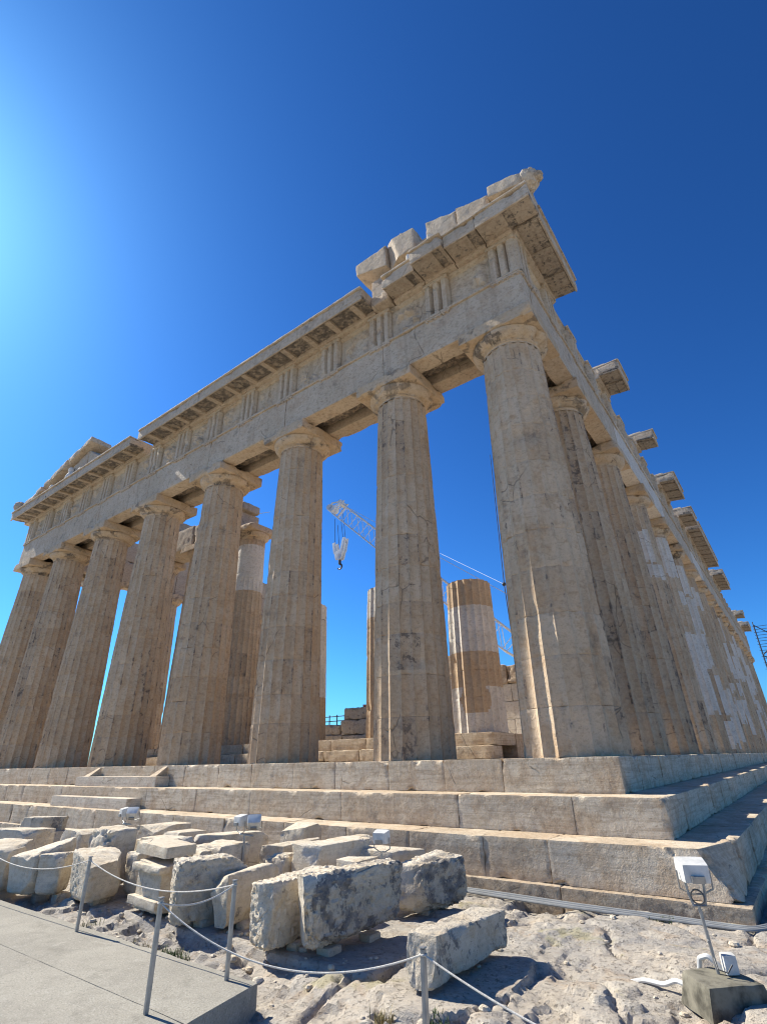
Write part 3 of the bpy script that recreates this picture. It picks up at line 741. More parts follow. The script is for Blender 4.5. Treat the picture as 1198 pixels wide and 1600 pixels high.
# ---- cella platform, porch columns and what stands of the walls
mb = MB()
for i in range(14):
    a = -26.4+i*1.56
    rbox(mb, box8(a+.006, a+1.55, 4.55, 5.4, 0.0, .345), res=.09, r=.03, chip=.16, disp=.02, seed=i, rgb=(.7*rng.random(), 0, .1))
    rbox(mb, box8(a+.006, a+1.55, 4.88+.03*rng.random(), 6.4, .35, .70), res=.09, r=.025, chip=.12, disp=.015, seed=i+40, rgb=(.6*rng.random()+.2, 0, .1))
rbox(mb, (-26.4, -4.56, 6.41, 64, 0.0, .69), res=1.5, r=.02, chip=.05, disp=.01, seed=9, rgb=(.3, 0, .1))
mb.build('cella_platform', M_step, temple)
def drums_tint(bands):
    def f(rgb, fz, ft, fc, hz):
        for z0, z1, kind in bands:
            m = (fz >= z0) & (fz < z1)
            rgb[m] = {'new': (0, 1, 0), 'warm': (.72, 0, 0), 'dark': (.3, 0, .5)}[kind]
        # old pieces set into the new drums
        p = (np.abs(((np.degrees(ft)+70+180) % 360)-180) < 38-30*np.abs(fz-1.62)) & (np.abs(fz-1.75) < .5)
        if len(bands) > 3: rgb[p] = (.7, 0, 0)
        return rgb
    return f
def porch_column(x, y, top, seed, bands, full=False, smooth=None, new=False):
    m_ = shaft(x, y, .70, 10.05, .825, .645, (0, 0), 8, .09, seed, drums=10, tint=drums_tint(bands), top=top, cap_top=not full, chip=1.3, smooth_from=smooth)
    o = m_.build('porch_column', M_col, temple, loc=(x, y, .70), smooth=22)
    if full: capital(x, y, 10.05, .645, 1.72, .70, seed+3, chip=1.2, abt=.32).build('capital', M_cap, o, loc=(x, y, 10.05))
    return o
o = porch_column(-5.38, 5.75, 5.42, 31, [(.7, 2.05, 'new'), (2.05, 3.05, 'warm'), (3.05, 4.5, 'new'), (4.5, 6, 'warm')])
o['label'] = 'broken porch column with alternating white and brown drums'
porch_column(-8.85, 5.75, 5.9, 32, [(.7, 6, 'warm'), (4.8, 6, 'new')])
porch_column(-12.95, 5.75, 6.0, 33, [(2.3, 6.2, 'new'), (.7, 2.3, 'warm')])
porch_column(-17.2, 5.75, 10.05, 34, [(7.4, 9.75, 'new'), (5.6, 6.4, 'warm')], full=True, smooth=(8.0, 9.5))
porch_column(-21.3, 5.75, 10.05, 35, [(1, 3, 'warm')], full=True)
porch_column(-25.0, 5.75, 10.05, 36, [(4, 6, 'warm')], full=True)
mb = MB()
for a, b, zt in ((-25.9, -21.3, 12.0), (-21.28, -17.75, 11.9)):
    rbox(mb, box8(a, b-.01, 5.0, 6.5, 10.75, zt), res=.12, r=.03, chip=.3, disp=.03, seed=int(-a), rgb=(.3, 0, .2))
rbox(mb, box8(-25.6, -23.4, 5.1, 6.3, 12.0, 12.9), res=.12, r=.05, chip=.5, disp=.04, seed=77, rgb=(.4, 0, .2))
rbox(mb, box8(-18.4, -17.5, 5.2, 6.3, 11.9, 12.35), res=.08, r=.05, chip=.4, disp=.04, seed=78, rgb=(.3, 0, .2))
mb.build('porch_architrave', M_ent, temple)
mb = MB()
def course_wall(mb, x0, x1, y0, y1, z0, z1, nz, ln, seed, rgb, chip=.05):
    rg = np.random.default_rng(seed); h = (z1-z0)/nz
    for k in range(nz):
        a = x0-(ln/2 if k % 2 else 0)
        while a < x1:
            b = a+ln; aa, bb = max(a, x0), min(b, x1)
            if bb-aa > .1: rbox(mb, box8(aa+.003, bb-.003, y0, y1, z0+k*h+.002, z0+(k+1)*h-.002), res=.12, r=.012, chip=chip, disp=.006, seed=seed+k*9+int(a*3), rgb=rgb)
            a = b
course_wall(mb, -7.3, -5.15, 10.0, 11.2, .70, 2.62, 3, 1.2, 5, (0, 1, 0))
for k, (a, b, z0, z1) in enumerate(((-8.1, -6.2, 2.63, 3.35), (-6.18, -5.0, 2.63, 3.3))):
    rbox(mb, box8(a, b, 9.9, 11.3, z0, z1), res=.08, r=.05, chip=.4, disp=.04, seed=k+3, rgb=(.9, 0, .2))
mb.build('cella_wall', M_ent, temple); mb = MB()
course_wall(mb, -10.4, -9.3, 11.5, 12.5, .70, 3.3, 4, 1.1, 9, (0, 1, 0))
rbox(mb, box8(-10.6, -9.2, 11.4, 12.6, 3.31, 4.3), res=.09, r=.06, chip=.3, disp=.03, seed=21, rgb=(.6, 0, .2))
mb.build('cella_wall', M_ent, temple)

# ------------------------------------------------------------------ sculptures in the pediment
def sculpture(name, label, parts, base):
    mb = MB()
    for i, (c, r, a) in enumerate(parts): blob(mb, np.array(base)+c, r, i*5+3, amp=a, rgb=(0, .6, 0))
    return tag(mb.build(name, M_new, loc=base), label, 'sculpture')
sculpture('horse_head_sculpture', 'pale horse head sculpture leaning over the broken cornice near the north corner', [((0, 0, .25), (.13, .2, .27), .2), ((0, -.2, .43), (.11, .24, .13), .15), ((-.02, -.4, .33), (.08, .13, .1), .1), ((-.06, .02, .56), (.03, .03, .09), .1), ((.06, .02, .56), (.03, .03, .09), .1)], (-2.35, -.15, ZG))
sculpture('reclining_torso_sculpture', 'small pale headless torso sculpture on the cornice left of the horse head', [((0, 0, .28), (.16, .13, .3), .25), ((.2, -.02, .14), (.26, .12, .12), .25), ((-.13, -.05, .35), (.06, .08, .2), .2), ((.42, -.03, .2), (.1, .1, .19), .2)], (-3.15, -.3, ZG))
sculpture('reclining_figure_sculpture', 'grey reclining figure sculpture in the southern corner of the pediment', [((0, 0, .45), (.3, .25, .45), .25), ((0, -.05, .95), (.15, .15, .18), .2), ((.7, -.05, .25), (.7, .2, .2), .25), ((1.3, -.05, .35), (.25, .18, .3), .2)], (-25.6, -.2, ZG))
sculpture('horse_heads_sculpture', 'worn pair of horse heads sculpture at the low southern end of the pediment', [((0, 0, .3), (.3, .2, .3), .3), ((.35, -.1, .45), (.2, .18, .2), .3), ((-.5, 0, .2), (.35, .2, .2), .3)], (-27.8, -.2, ZG))

# ------------------------------------------------------------------ little marble stairs laid on the steps
mb = MB(); rbox(mb, (-17.3, -12.62, -.45, -.012, -.551, -.28), res=.07, r=.008, chip=.02, disp=.003, seed=3, rgb=(.1, .3, 0))
tag(mb.build('stair_block', M_step, loc=(-15, -.2, -.551)), 'smooth marble stair block standing on the middle step, right under the top step', 'stair block')
mb = MB(); rbox(mb, (-17.2, -12.75, -1.14, -.712, -1.069, -.80), res=.07, r=.008, chip=.02, disp=.003, seed=4, rgb=(.1, .3, 0))
tag(mb.build('stair_block', M_step, loc=(-15, -.9, -1.069)), 'smooth marble stair block standing on the lowest visible step', 'stair block')
for x, lab in ((-12.75, 'small marble wedge at the right end of the upper stair block'), (-16.6, 'small marble wedge at the left part of the upper stair block')):
    mb = MB(); rbox(mb, np.array([(x-.35, -.4, -.28), (x, -.4, -.28), (x-.35, -.014, -.28), (x, -.014, -.28), (x-.2, -.06, -.05), (x-.03, -.06, -.05), (x-.2, -.014, -.02), (x-.03, -.014, -.02)]), res=.05, r=.01, chip=.02, disp=.004, seed=6, rgb=(.7, 0, 0))
    tag(mb.build('stone_wedge', M_step, loc=(x-.2, -.2, -.28)), lab, 'stone wedge')

# ------------------------------------------------------------------ fallen blocks in front of the steps
# name: three top corners (front left, front right, back right), top height, bottom height, look
def crust_shade_side(thr=.35, amt=1.0, seed=0):
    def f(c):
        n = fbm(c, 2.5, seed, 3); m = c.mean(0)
        b = ((c[:, 0]-m[0]) > 0.02)*np.clip(.75+n*1.2, 0, 1)*amt  # grime plus painted shade on the half turned away from the sun
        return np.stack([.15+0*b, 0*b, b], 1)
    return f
FR = [
 # FL, FR, BR, ztop, zbot, inset, res, r, chip, disp, pick, tint, name, label
 ((-2.33, -5.04), (-1.97, -5.22), (-1.62, -3.92), -1.07, -1.74, .06, .026, .03, .14, .035, .030, 'crust_shade', 'marble_block', 'largest fallen block, right side darkened by crust and painted shade and pale pitted end, behind the rope'),
 ((-2.80, -5.20), (-2.39, -5.32), (-2.42, -4.1), -1.13, -1.74, .05, .026, .02, .10, .02, .024, 'plain', 'marble_block', 'tall yellowish block with a pick-dressed end, wedged against the largest dark block'),
 ((-.80, -5.31), (-.50, -5.16), (-.42, -3.80), -1.38, -1.74, .03, .028, .025, .12, .02, .010, 'grey', 'marble_block', 'long grey block lying alone at the right end of the rubble, nearest the lamp'),
 ((-2.42, -3.40), (-1.83, -3.36), (-1.50, -2.45), -1.18, -1.74, .10, .03, .10, .22, .06, .030, 'crust_shade', 'marble_boulder', 'rounded boulder with pitted left face between the big dark block and the steps'),
 ((-3.85, -4.98), (-3.45, -5.05), (-3.55, -4.05), -1.19, -1.74, .06, .03, .06, .15, .03, .006, 'side', 'marble_block', 'block with a curved pale edge left of the yellowish block'),
 ((-4.42, -5.12), (-4.08, -5.27), (-3.84, -4.30), -1.08, -1.74, .04, .03, .02, .12, .03, .030, 'side', 'marble_block', 'long block with a cracked right side and coarse end, behind the nearest post pair'),
 ((-5.50, -4.92), (-4.80, -5.0), (-4.76, -4.45), -1.20, -1.75, .02, .03, .012, .05, .008, 0, 'plain', 'carved_block', 'carved moulded block carrying a flat slab'),
 ((-5.75, -4.85), (-4.78, -4.98), (-4.80, -4.50), -1.0, -1.135, .0, .035, .012, .06, .006, 0, 'plain', 'flat_marble_block', 'flat pale slab lying on top of the carved moulded block'),
 ((-6.90, -5.20), (-6.02, -5.36), (-6.20, -4.70), -1.13, -1.73, .10, .03, .05, .12, .03, .016, 'plain', 'marble_block', 'squarish block standing behind the left rope post'),
 ((-7.42, -5.45), (-7.05, -5.25), (-7.35, -4.9), -1.20, -1.73, .10, .03, .05, .12, .03, .010, 'plain', 'marble_block', 'small yellow-edged block between two larger ones left of the rope post'),
 ((-8.05, -5.65), (-7.43, -5.50), (-7.60, -4.75), -1.10, -1.74, .12, .035, .08, .18, .05, .008, 'plain', 'marble_block', 'bulky block with a sloping worn top at the left end of the front row'),
 ((-8.95, -5.85), (-8.2, -5.64), (-8.4, -5.0), -1.10, -1.74, .08, .04, .06, .18, .05, .008, 'plain', 'marble_block', 'block cut by the left edge of the picture, sagging rope before it'),
 ((-7.62, -4.68), (-6.83, -4.75), (-6.95, -4.12), -.93, -1.74, .10, .035, .12, .25, .06, .008, 'plain', 'marble_boulder', 'high rounded boulder with a split face in the second row at the left'),
 ((-12.36, -3.90), (-11.39, -3.78), (-11.33, -3.20), -1.0, -1.42, .04, .04, .02, .06, .01, 0, 'dark', 'marble_block', 'dark-sided block with bright flat top near the steps on the left'),
 ((-10.53, -5.03), (-9.65, -4.81), (-9.75, -4.2), -1.05, -1.7, .06, .05, .04, .12, .03, 0, 'plain', 'marble_block', 'low flat block at the left edge in the second row'),
 ((-12.0, -3.60), (-11.2, -3.57), (-11.1, -2.96), -1.25, -1.75, .06, .05, .04, .12, .03, 0, 'dark', 'marble_block', 'low dark block at the foot of the bright-topped one'),
 ((-6.45, -4.61), (-6.02, -4.62), (-6.05, -4.2), -1.20, -1.76, .10, .035, .10, .2, .05, .010, 'plain', 'marble_boulder', 'small pale boulder just left of the carved block'),
 ((-7.02, -4.05), (-6.3, -4.02), (-6.1, -3.46), -1.08, -1.76, .08, .04, .05, .2, .04, .006, 'plain', 'marble_block', 'rough block behind the flat slab and the small pale boulder'),
 ((-8.55, -3.35), (-7.95, -3.36), (-7.75, -2.47), -1.05, -1.78, .04, .05, .02, .08, .02, 0, 'plain', 'flat_marble_block', 'thin flat-topped slab close to the steps behind the left lamps'),
 ((-7.63, -3.27), (-7.2, -3.23), (-7.0, -2.7), -1.12, -1.78, .04, .05, .03, .10, .02, 0, 'plain', 'flat_marble_block', 'short slab right of the thin one by the steps'),
 ((-6.64, -3.35), (-5.9, -3.16), (-5.6, -2.40), -1.10, -1.78, .05, .045, .03, .14, .03, .004, 'plain', 'marble_block', 'long low block left of the double floodlight'),
 ((-5.71, -3.94), (-5.0, -3.89), (-4.95, -3.35), -1.12, -1.76, .06, .04, .05, .16, .04, .004, 'plain', 'marble_block', 'low worn block in front of the double floodlight'),
 ((-5.45, -4.12), (-5.05, -4.22), (-5.08, -3.97), -1.14, -1.76, .12, .035, .10, .2, .04, 0, 'plain', 'marble_boulder', 'small rounded stone just behind the flat slab'),
 ((-5.02, -3.15), (-4.5, -3.11), (-4.2, -2.35), -1.10, -1.78, .03, .04, .02, .14, .03, .02, 'side', 'marble_block', 'rough-ended block just right of the double floodlight'),
 ((-3.98, -3.45), (-3.50, -3.49), (-3.30, -2.35), -1.08, -1.76, .03, .035, .03, .10, .02, 0, 'plain', 'marble_block', 'clean-edged squared beam behind the yellowish block'),
 ((-5.35, -2.40), (-4.75, -2.42), (-4.85, -1.85), -.98, -1.78, .05, .045, .02, .10, .02, 0, 'plain', 'marble_block', 'tilted smooth block against the steps behind the double floodlight'),
 ((-4.41, -3.60), (-3.98, -3.6), (-4.02, -3.2), -1.22, -1.78, .08, .04, .06, .2, .04, .016, 'plain', 'marble_block', 'small rough stone between the low block and the squared beam'),
 ((-3.60, -2.62), (-2.75, -2.60), (-2.55, -2.0), -1.20, -1.78, .06, .045, .05, .15, .03, 0, 'side', 'marble_block', 'low block in the shade behind the single floodlight'),
 ((-3.05, -3.90), (-2.60, -3.95), (-2.62, -3.55), -1.30, -1.80, .05, .035, .02, .10, .02, 0, 'plain', 'flat_marble_block', 'low slab lying behind the largest dark block, left of the boulder'),
 ((-4.62, -4.55), (-4.48, -4.60), (-4.45, -4.15), -1.28, -1.80, .05, .035, .03, .12, .02, 0, 'plain', 'flat_marble_block', 'narrow piece squeezed between the carved block and the long block with the coarse end'),
 ((-5.95, -3.95), (-5.78, -3.97), (-5.75, -3.55), -1.16, -1.80, .05, .035, .03, .12, .02, 0, 'plain', 'flat_marble_block', 'narrow slab at the back left corner of the low worn block'),
 ((-7.30, -3.95), (-7.08, -3.98), (-7.05, -3.45), -1.14, -1.80, .05, .04, .03, .12, .02, 0, 'plain', 'flat_marble_block', 'narrow flat piece right of the left floodlight pole'),
 ((-9.35, -4.30), (-8.55, -4.28), (-8.5, -3.75), -1.08, -1.80, .05, .05, .03, .12, .02, 0, 'plain', 'flat_marble_block', 'wide flat slab left of the left floodlight pole'),
 ((-3.15, -3.40), (-2.78, -3.40), (-2.75, -2.85), -1.20, -1.80, .05, .04, .03, .12, .02, 0, 'plain', 'flat_marble_block', 'flat slab between the squared beam and the single floodlight'),
 ((-4.05, -2.25), (-3.65, -2.25), (-3.60, -1.80), -1.12, -1.80, .05, .04, .03, .12, .02, 0, 'plain', 'flat_marble_block', 'flat piece pushed up against the lowest step behind the squared beam'),
]
for i, (a, b, c, zt, zb, ins, res, r, chip, disp, pick, look, name, lab) in enumerate(FR):
    r, disp = r*.6, disp*.6
    a, b, c = (np.array(p, float) for p in (a, b, c)); d = a+(c-b)
    m = (a+b+c+d)/4; rg = np.random.default_rng(50+i)
    top = [np.array([*p, zt+rg.uniform(-.025, .025)]) for p in (a, b, d, c)]
    bot = [np.array([*(m+(p-m)*(1-ins)), zb]) for p in (a, b, d, c)]
    if i == 8: top[1][2] -= .10; top[0][2] += .02
    if i == 10: top[0][2] -= .14; top[1][2] -= .10; top[3][2] += .06
    if i == 4: top[0][2] -= .10
    if i == 3: top[2][2] += .08; top[0][2] -= .05
    if i == 2: bot[3][2] += .03
    if i == 0: bot[3][2] += .12; bot[2][2] += .12; top[0][2] -= .03
    if i == 1: top[0][2] -= .07
    if i == 25: top[0][2] -= .1
    tn = {'plain': (.15*rg.random(), 0, .08), 'grey': (0, .0, .62), 'dark': crust_shade_side(amt=.9, seed=i), 'crust_shade': crust_shade_side(amt=1.0, seed=i), 'side': crust_shade_side(amt=.45, seed=i)}[look]
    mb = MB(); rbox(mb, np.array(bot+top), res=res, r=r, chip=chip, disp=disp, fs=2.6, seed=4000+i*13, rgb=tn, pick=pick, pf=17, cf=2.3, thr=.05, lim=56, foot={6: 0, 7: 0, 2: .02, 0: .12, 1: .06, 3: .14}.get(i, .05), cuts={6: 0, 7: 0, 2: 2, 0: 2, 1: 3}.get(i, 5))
    if i == 6:  # mouldings of the carved block
        rbox(mb, np.array([(-5.56, -4.99, -1.30), (-4.74, -5.08, -1.30), (-5.50, -4.80, -1.30), (-4.76, -4.9, -1.30), (-5.56, -4.99, -1.215), (-4.74, -5.08, -1.215), (-5.50, -4.80, -1.215), (-4.76, -4.9, -1.215)]), res=.03, r=.012, chip=.05, disp=.006, seed=91)
        rbox(mb, np.array([(-5.56, -4.99, -1.69), (-4.74, -5.08, -1.69), (-5.50, -4.80, -1.69), (-4.76, -4.9, -1.69), (-5.56, -4.99, -1.59), (-4.74, -5.08, -1.59), (-5.50, -4.80, -1.59), (-4.76, -4.9, -1.59)]), res=.03, r=.012, chip=.10, disp=.006, seed=92)
    tag(mb.build(name, M_frag, loc=(m[0], m[1], zb)), lab, 'stone block', 'fallen marble pieces laid out before the steps')
# chocks that carry the front row
CH = [(-2.02, -4.75, 'under the left front of the largest dark block'), (-1.95, -4.15, 'under the right back of the largest dark block'), (-2.42, -4.8, 'under the yellowish block'), 
      (-1.95, -2.95, 'under the boulder beside the steps'), (-3.5, -4.6, 'under the block with the curved edge'), (-4.05, -4.8, 'under the long block with the coarse end'), (-5.15, -4.72, 'under the carved moulded block'), (-6.4, -4.95, 'under the squarish block behind the left post'), (-7.2, -5.1, 'under the small yellow-edged block'), (-7.75, -5.15, 'under the bulky block at the left'), (-8.55, -5.35, 'under the block at the left picture edge')]
for i, (x, y, w) in enumerate(CH):
    z0 = gz(x, y)-.03; zt = -1.72
    mb = MB(); rbox(mb, (x-.09, x+.08, y-.10, y+.12, z0, zt), res=.04, r=.02, chip=.1, disp=.02, seed=70+i, rgb=(.2, 0, .4))
    tag(mb.build('support_stone', M_frag, loc=(x, y, z0)), 'small support stone '+w, 'stone', 'support stones under the fallen blocks')

# loose pebbles and chips of stone on the bedrock
mb = MB(); rg = np.random.default_rng(99)
for k in range(220):
    x = rg.uniform(-9, 2.2); y = rg.uniform(-6.9, -1.8) if x > -1.7 else rg.uniform(-5.75, -4.6)
    s = .012+.035*rg.random()**3; blob(mb, (x, y, gz(x, y)+s*.25), (s*rg.uniform(.8, 1.5), s*rg.uniform(.8, 1.4), s*.7), k, n=4, amp=.35, rgb=(.3*rg.random(), 0, .3*rg.random()))
tag(mb.build('gravel', M_frag), 'loose stone chips scattered over the bare bedrock', 'gravel', kind='stuff')

# ------------------------------------------------------------------ rope barrier
POSTS = {'A': ((-2.09, -6.76, PZ), .73, 'nearest steel rope post on the concrete path, left of the path corner'),
         'B': ((-2.13, -5.97, PZ), .73, 'steel rope post beside the path corner, in front of the yellowish block'),
         'C': ((-4.85, -5.98, PZ), .73, 'farther steel rope post in front of the squarish block on the left'),
         'D': (None, .76, 'pale steel rope post on the bare rock in the middle of the foreground')}
Dx, Dy = 0.19, -6.30
POSTS['D'] = ((Dx, Dy, gz(Dx, Dy)-.02), -1.10-(gz(Dx, Dy)-.02), POSTS['D'][2])
for k, (p, h, lab) in POSTS.items():
    t = tag(empty('rope_post', p), lab, 'barrier post', 'steel posts of the rope barrier')
    mb = MB(); rbox(mb, (p[0]-.017, p[0]+.017, p[1]-.017, p[1]+.017, p[2], p[2]+h), res=.2, r=.006, chip=0, disp=0); mb.build('upright', M_steel, t)
    mb = MB(); rbox(mb, (p[0]-.02, p[0]+.02, p[1]-.02, p[1]+.02, p[2]+h+.0005, p[2]+h+.012), res=.02, r=.005, chip=0, disp=0); mb.build('post_cap', M_steel, t)
    mb = MB(); tube(mb, [(p[0]+.022*math.cos(a), p[1]+.022*math.sin(a), p[2]+h-.03) for a in np.linspace(0, 2*math.pi, 13)[:-1]], .006, 6, closed=True); mb.build('rope_ring', M_rope, t)
def ptop(k): p, h, _ = POSTS[k]; return np.array(p)+(0, 0, h-.03)
def rope(a, b, sag, lab):
    t = np.linspace(0, 1, 33)[:, None]; P = a*(1-t)+b*t; P[:, 2] -= sag*4*(t*(1-t))[:, 0]
    mb = MB(); tube(mb, P, .0062, 7); tag(mb.build('barrier_rope', M_rope, loc=tuple((a+b)/2)), lab, 'rope', 'pale ropes strung between the steel posts')
rope(ptop('C'), np.array((-8.3, -6.0, PZ+.69)), .20, 'pale rope sagging from the far post out of the picture on the left')
rope(ptop('C'), ptop('B'), .16, 'pale rope between the far post and the path-corner post')
rope(ptop('A'), ptop('B'), .07, 'short pale rope between the nearest post and the path-corner post')
rope(ptop('A'), ptop('D'), .24, 'long pale rope between the nearest post and the post on the rock')
rope(ptop('D'), np.array((2.6, -6.55, -1.35)), .12, 'pale rope running from the post on the rock out to the lower right')

# ------------------------------------------------------------------ floodlights
def rotz(P, a): c, s = math.cos(a), math.sin(a); P = np.asarray(P, float); return np.stack([P[:, 0]*c-P[:, 1]*s, P[:, 0]*s+P[:, 1]*c, P[:, 2]], 1)
def lamp_head(t, c, yaw_, tilt, w=.22, h=.17, d=.14):
    """box floodlight: tapered back, glass in front, U bracket"""
    def X(V):
        V = np.asarray(V, float); ct, st = math.cos(tilt), math.sin(tilt)
        V = np.stack([V[:, 0], V[:, 1]*ct-V[:, 2]*st, V[:, 1]*st+V[:, 2]*ct], 1); return rotz(V, yaw_)+np.array(c)
    mb = MB(); hw, hh = w/2, h/2
    rbox(mb, np.array([(-hw*.86, -d*.55, -hh*.8), (hw*.86, -d*.55, -hh*.8), (-hw, d*.45, -hh), (hw, d*.45, -hh), (-hw*.86, -d*.55, hh*.8), (hw*.86, -d*.55, hh*.8), (-hw, d*.45, hh), (hw, d*.45, hh)]), res=.05, r=.012, chip=0, disp=0, M=X)
    ho = mb.build('housing', M_white, t)
    mb = MB(); rbox(mb, box8(-hw*.9, hw*.9, d*.45, d*.45+.008, -hh*.88, hh*.88), res=.1, r=.003, chip=0, disp=0, M=X); mb.build('lamp_glass', M_lampglass, ho)
    mb = MB(); rbox(mb, box8(-hw*.45, hw*.45, -d*.55-.03, -d*.55-.001, -hh*.75, -hh*.1), res=.05, r=.006, chip=0, disp=0, M=X); mb.build('terminal_box', M_steel, ho)
    mb = MB()
    for sx in (-1, 1): tube(mb, X([(sx*(hw+.012), 0, 0), (sx*(hw+.012), 0, -hh-.05), (sx*hw*.4, 0, -hh-.09), (0, 0, -hh-.09)]), .008, 6)
    mb.build('bracket', M_steel, t)
    return X
def twin_lamp(x, y, ztop, lab, heads):
    g = gz(x, y)-.05; t = tag(empty('floodlight', (x, y, g)), lab, 'floodlight', 'white floodlights among the fallen blocks')
    mb = MB(); tube(mb, [(x, y, g), (x, y, ztop-.19)], .018, 8); mb.build('pole', M_steel, t)
    if len(heads) > 1:
        dx = [h[0] for h in heads]; mb = MB(); tube(mb, [(x+min(dx), y, ztop-.19), (x+max(dx), y, ztop-.19)], .014, 6); mb.build('crossbar', M_steel, t)
    mb = MB(); rbox(mb, (x-.09, x+.09, y-.09, y+.09, g, g+.06), res=.06, r=.01, chip=.02, disp=.004); mb.build('base', M_conc2, t)
    for dx, yw, ti in heads: lamp_head(t, (x+dx, y, ztop), yw, ti)
twin_lamp(-8.30, -3.60, -.80, 'white twin floodlight among the blocks below the little stairs', [(-.12, -.25, .12), (.17, .75, .75)])
twin_lamp(-4.95, -3.52, -.815, 'white twin floodlight in the middle of the fallen blocks', [(-.12, -.15, .10), (.20, .8, .8)])
twin_lamp(-2.55, -3.12, -.95, 'white single floodlight behind the largest dark block', [(0, .15, .12)])
# the near lamp on its concrete foot
t = tag(empty('floodlight', (1.44, -3.85, -1.84)), 'white floodlight on a thin stand and stained concrete foot, right foreground', 'floodlight')
mb = MB(); C8 = np.array([(1.40, -4.19, -1.86), (1.80, -3.80, -1.86), (1.12, -3.86, -1.86), (1.46, -3.50, -1.86), (1.42, -4.16, -1.64), (1.765, -3.80, -1.645), (1.17, -3.86, -1.635), (1.44, -3.55, -1.64)])
rbox(mb, C8, res=.025, r=.008, chip=.06, disp=.008, cf=3, seed=5); mb.build('concrete_foot', M_conc2, t)
mb = MB(); tube(mb, [(1.443, -3.79, -1.64), (1.413, -3.80, -1.18)], .014, 10); tube(mb, [(1.425, -3.805, -1.42), (1.437, -3.835, -1.42)], .012, 8); mb.build('pole', M_steel, t)
mb = MB()
tube(mb, [(1.345, -3.80, -1.02), (1.352, -3.803, -1.09), (1.375, -3.803, -1.19)], .011, 6); tube(mb, [(1.487, -3.78, -1.02), (1.480, -3.783, -1.09), (1.465, -3.785, -1.18)], .011, 6)
tube(mb, [(1.365, -3.803, -1.185), (1.475, -3.785, -1.175)], .013, 6); mb.build('fork_bracket', M_steel, t)
mb = MB(); tube(mb, [(1.425+.052*math.cos(a), -3.83, -1.11+.052*math.sin(a)) for a in np.linspace(0, 2*math.pi, 25)[:-1]], .007, 6, closed=True); mb.build('coiled_cable', M_cable, t)
lamp_head(t, (1.425, -3.78, -.925), .42, .10, w=.245, h=.175, d=.21)
mb = MB(); rbox(mb, np.array([(1.47, -3.80, -1.633), (1.58, -3.80, -1.633), (1.49, -3.70, -1.633), (1.60, -3.70, -1.633), (1.47, -3.80, -1.50), (1.58, -3.80, -1.50), (1.49, -3.70, -1.50), (1.60, -3.70, -1.50)]), res=.04, r=.01, chip=0, disp=0, M=lambda V: (V-(1.53, -3.75, 0))@np.array([(.8, .6, 0), (-.6, .8, 0), (0, 0, 1.)])+(1.53, -3.75, 0)); mb.build('junction_box', M_white, t)
mb = MB(); tube(mb, [(1.44, -3.81, -1.53), (1.46, -3.86, -1.59), (1.53, -3.87, -1.60), (1.57, -3.84, -1.55)], .006, 6); mb.build('lead', M_cable, t)
# conduits
def conduit(pts, r, lab, mat=M_pipe, group=None):
    P = np.array(pts, float); t = np.linspace(0, len(P)-1, 12*len(P)); Q = np.stack([np.interp(t, np.arange(len(P)), P[:, i]) for i in range(3)], 1)
    for _ in range(8): Q[1:-1] = (Q[:-2]+2*Q[1:-1]+Q[2:])/4
    mb = MB(); tube(mb, Q, r, 8); tag(mb.build('conduit', mat, loc=tuple(P.mean(0))), lab, 'conduit', group)
for i, lab in enumerate(('grey conduit lying tight against the foot of the steps', 'grey conduit, second from the foot of the steps', 'grey conduit, outermost of those along the steps')):
    o = .062*i; conduit([(-2.8, -1.66-o, -1.72), (-1.6, -1.68-o, -1.72-.01*i), (-.4, -1.72-o*1.6, -1.73), (.7, -1.70-o*1.3, -1.735), (1.5, -1.72-o, -1.74), (1.72+o*.6, -1.45-o, -1.72), (1.75+o, -.6, -1.70), (1.75+o, 1.5, -1.70)], .018, lab, group='grey conduits along the steps')
conduit([(.62, -3.60, gz(.62, -3.60)-.04), (.80, -3.66, gz(.80, -3.66)+.025), (.98, -3.73, gz(.98, -3.73)+.04), (1.10, -3.79, -1.735), (1.25, -3.86, -1.75)], .02, 'short white conduit running into the concrete foot of the near lamp', M_white)
conduit([(1.28, -3.66, -1.66), (1.30, -3.68, -1.58), (1.37, -3.70, -1.55), (1.44, -3.70, -1.60), (1.47, -3.70, -1.635)], .02, 'white bent conduit looping behind the pole of the near lamp', M_white)

# ------------------------------------------------------------------ grass tufts
def tuft(x, y, n, h, sp_, mat, lab, seed):
    rg = np.random.default_rng(seed); mb = MB()
    for k in range(n):
        px, py = x+rg.normal(0, sp_), y+rg.normal(0, sp_*.6); z = gz(px, py)-.01; a = rg.uniform(0, 6.28); hh = h*rg.uniform(.4, 1.1); w = .004
        l = hh*rg.uniform(.2, .8); dx, dy = math.cos(a), math.sin(a)
        V = [(px-dy*w, py+dx*w, z), (px+dy*w, py-dx*w, z), (px+dx*l*.4-dy*w*.8, py+dy*l*.4+dx*w*.8, z+hh*.65), (px+dx*l*.4+dy*w*.8, py+dy*l*.4-dx*w*.8, z+hh*.65), (px+dx*l, py+dy*l, z+hh)]
        mb.add(V, [(0, 1, 3, 2)]); mb.add(V, [(2, 3, 4)])
    tag(mb.build('grass_tuft', mat, loc=(x, y, gz(x, y)), smooth=0), lab, 'grass tuft', 'tufts of grass growing on the rock')
tuft(-3.6, -5.55, 260, .09, .16, M_grass, 'green tuft beside the path, below the carved block', 1)
tuft(-4.0, -5.62, 160, .07, .14, M_dry, 'dry tuft mixed with the green one beside the path', 2)
tuft(-5.4, -5.62, 120, .06, .16, M_grass, 'low green tuft by the path left of the far post', 3)
tuft(-1.05, -6.0, 140, .11, .05, M_grass, 'green tuft in the hollow right of the path corner', 4)
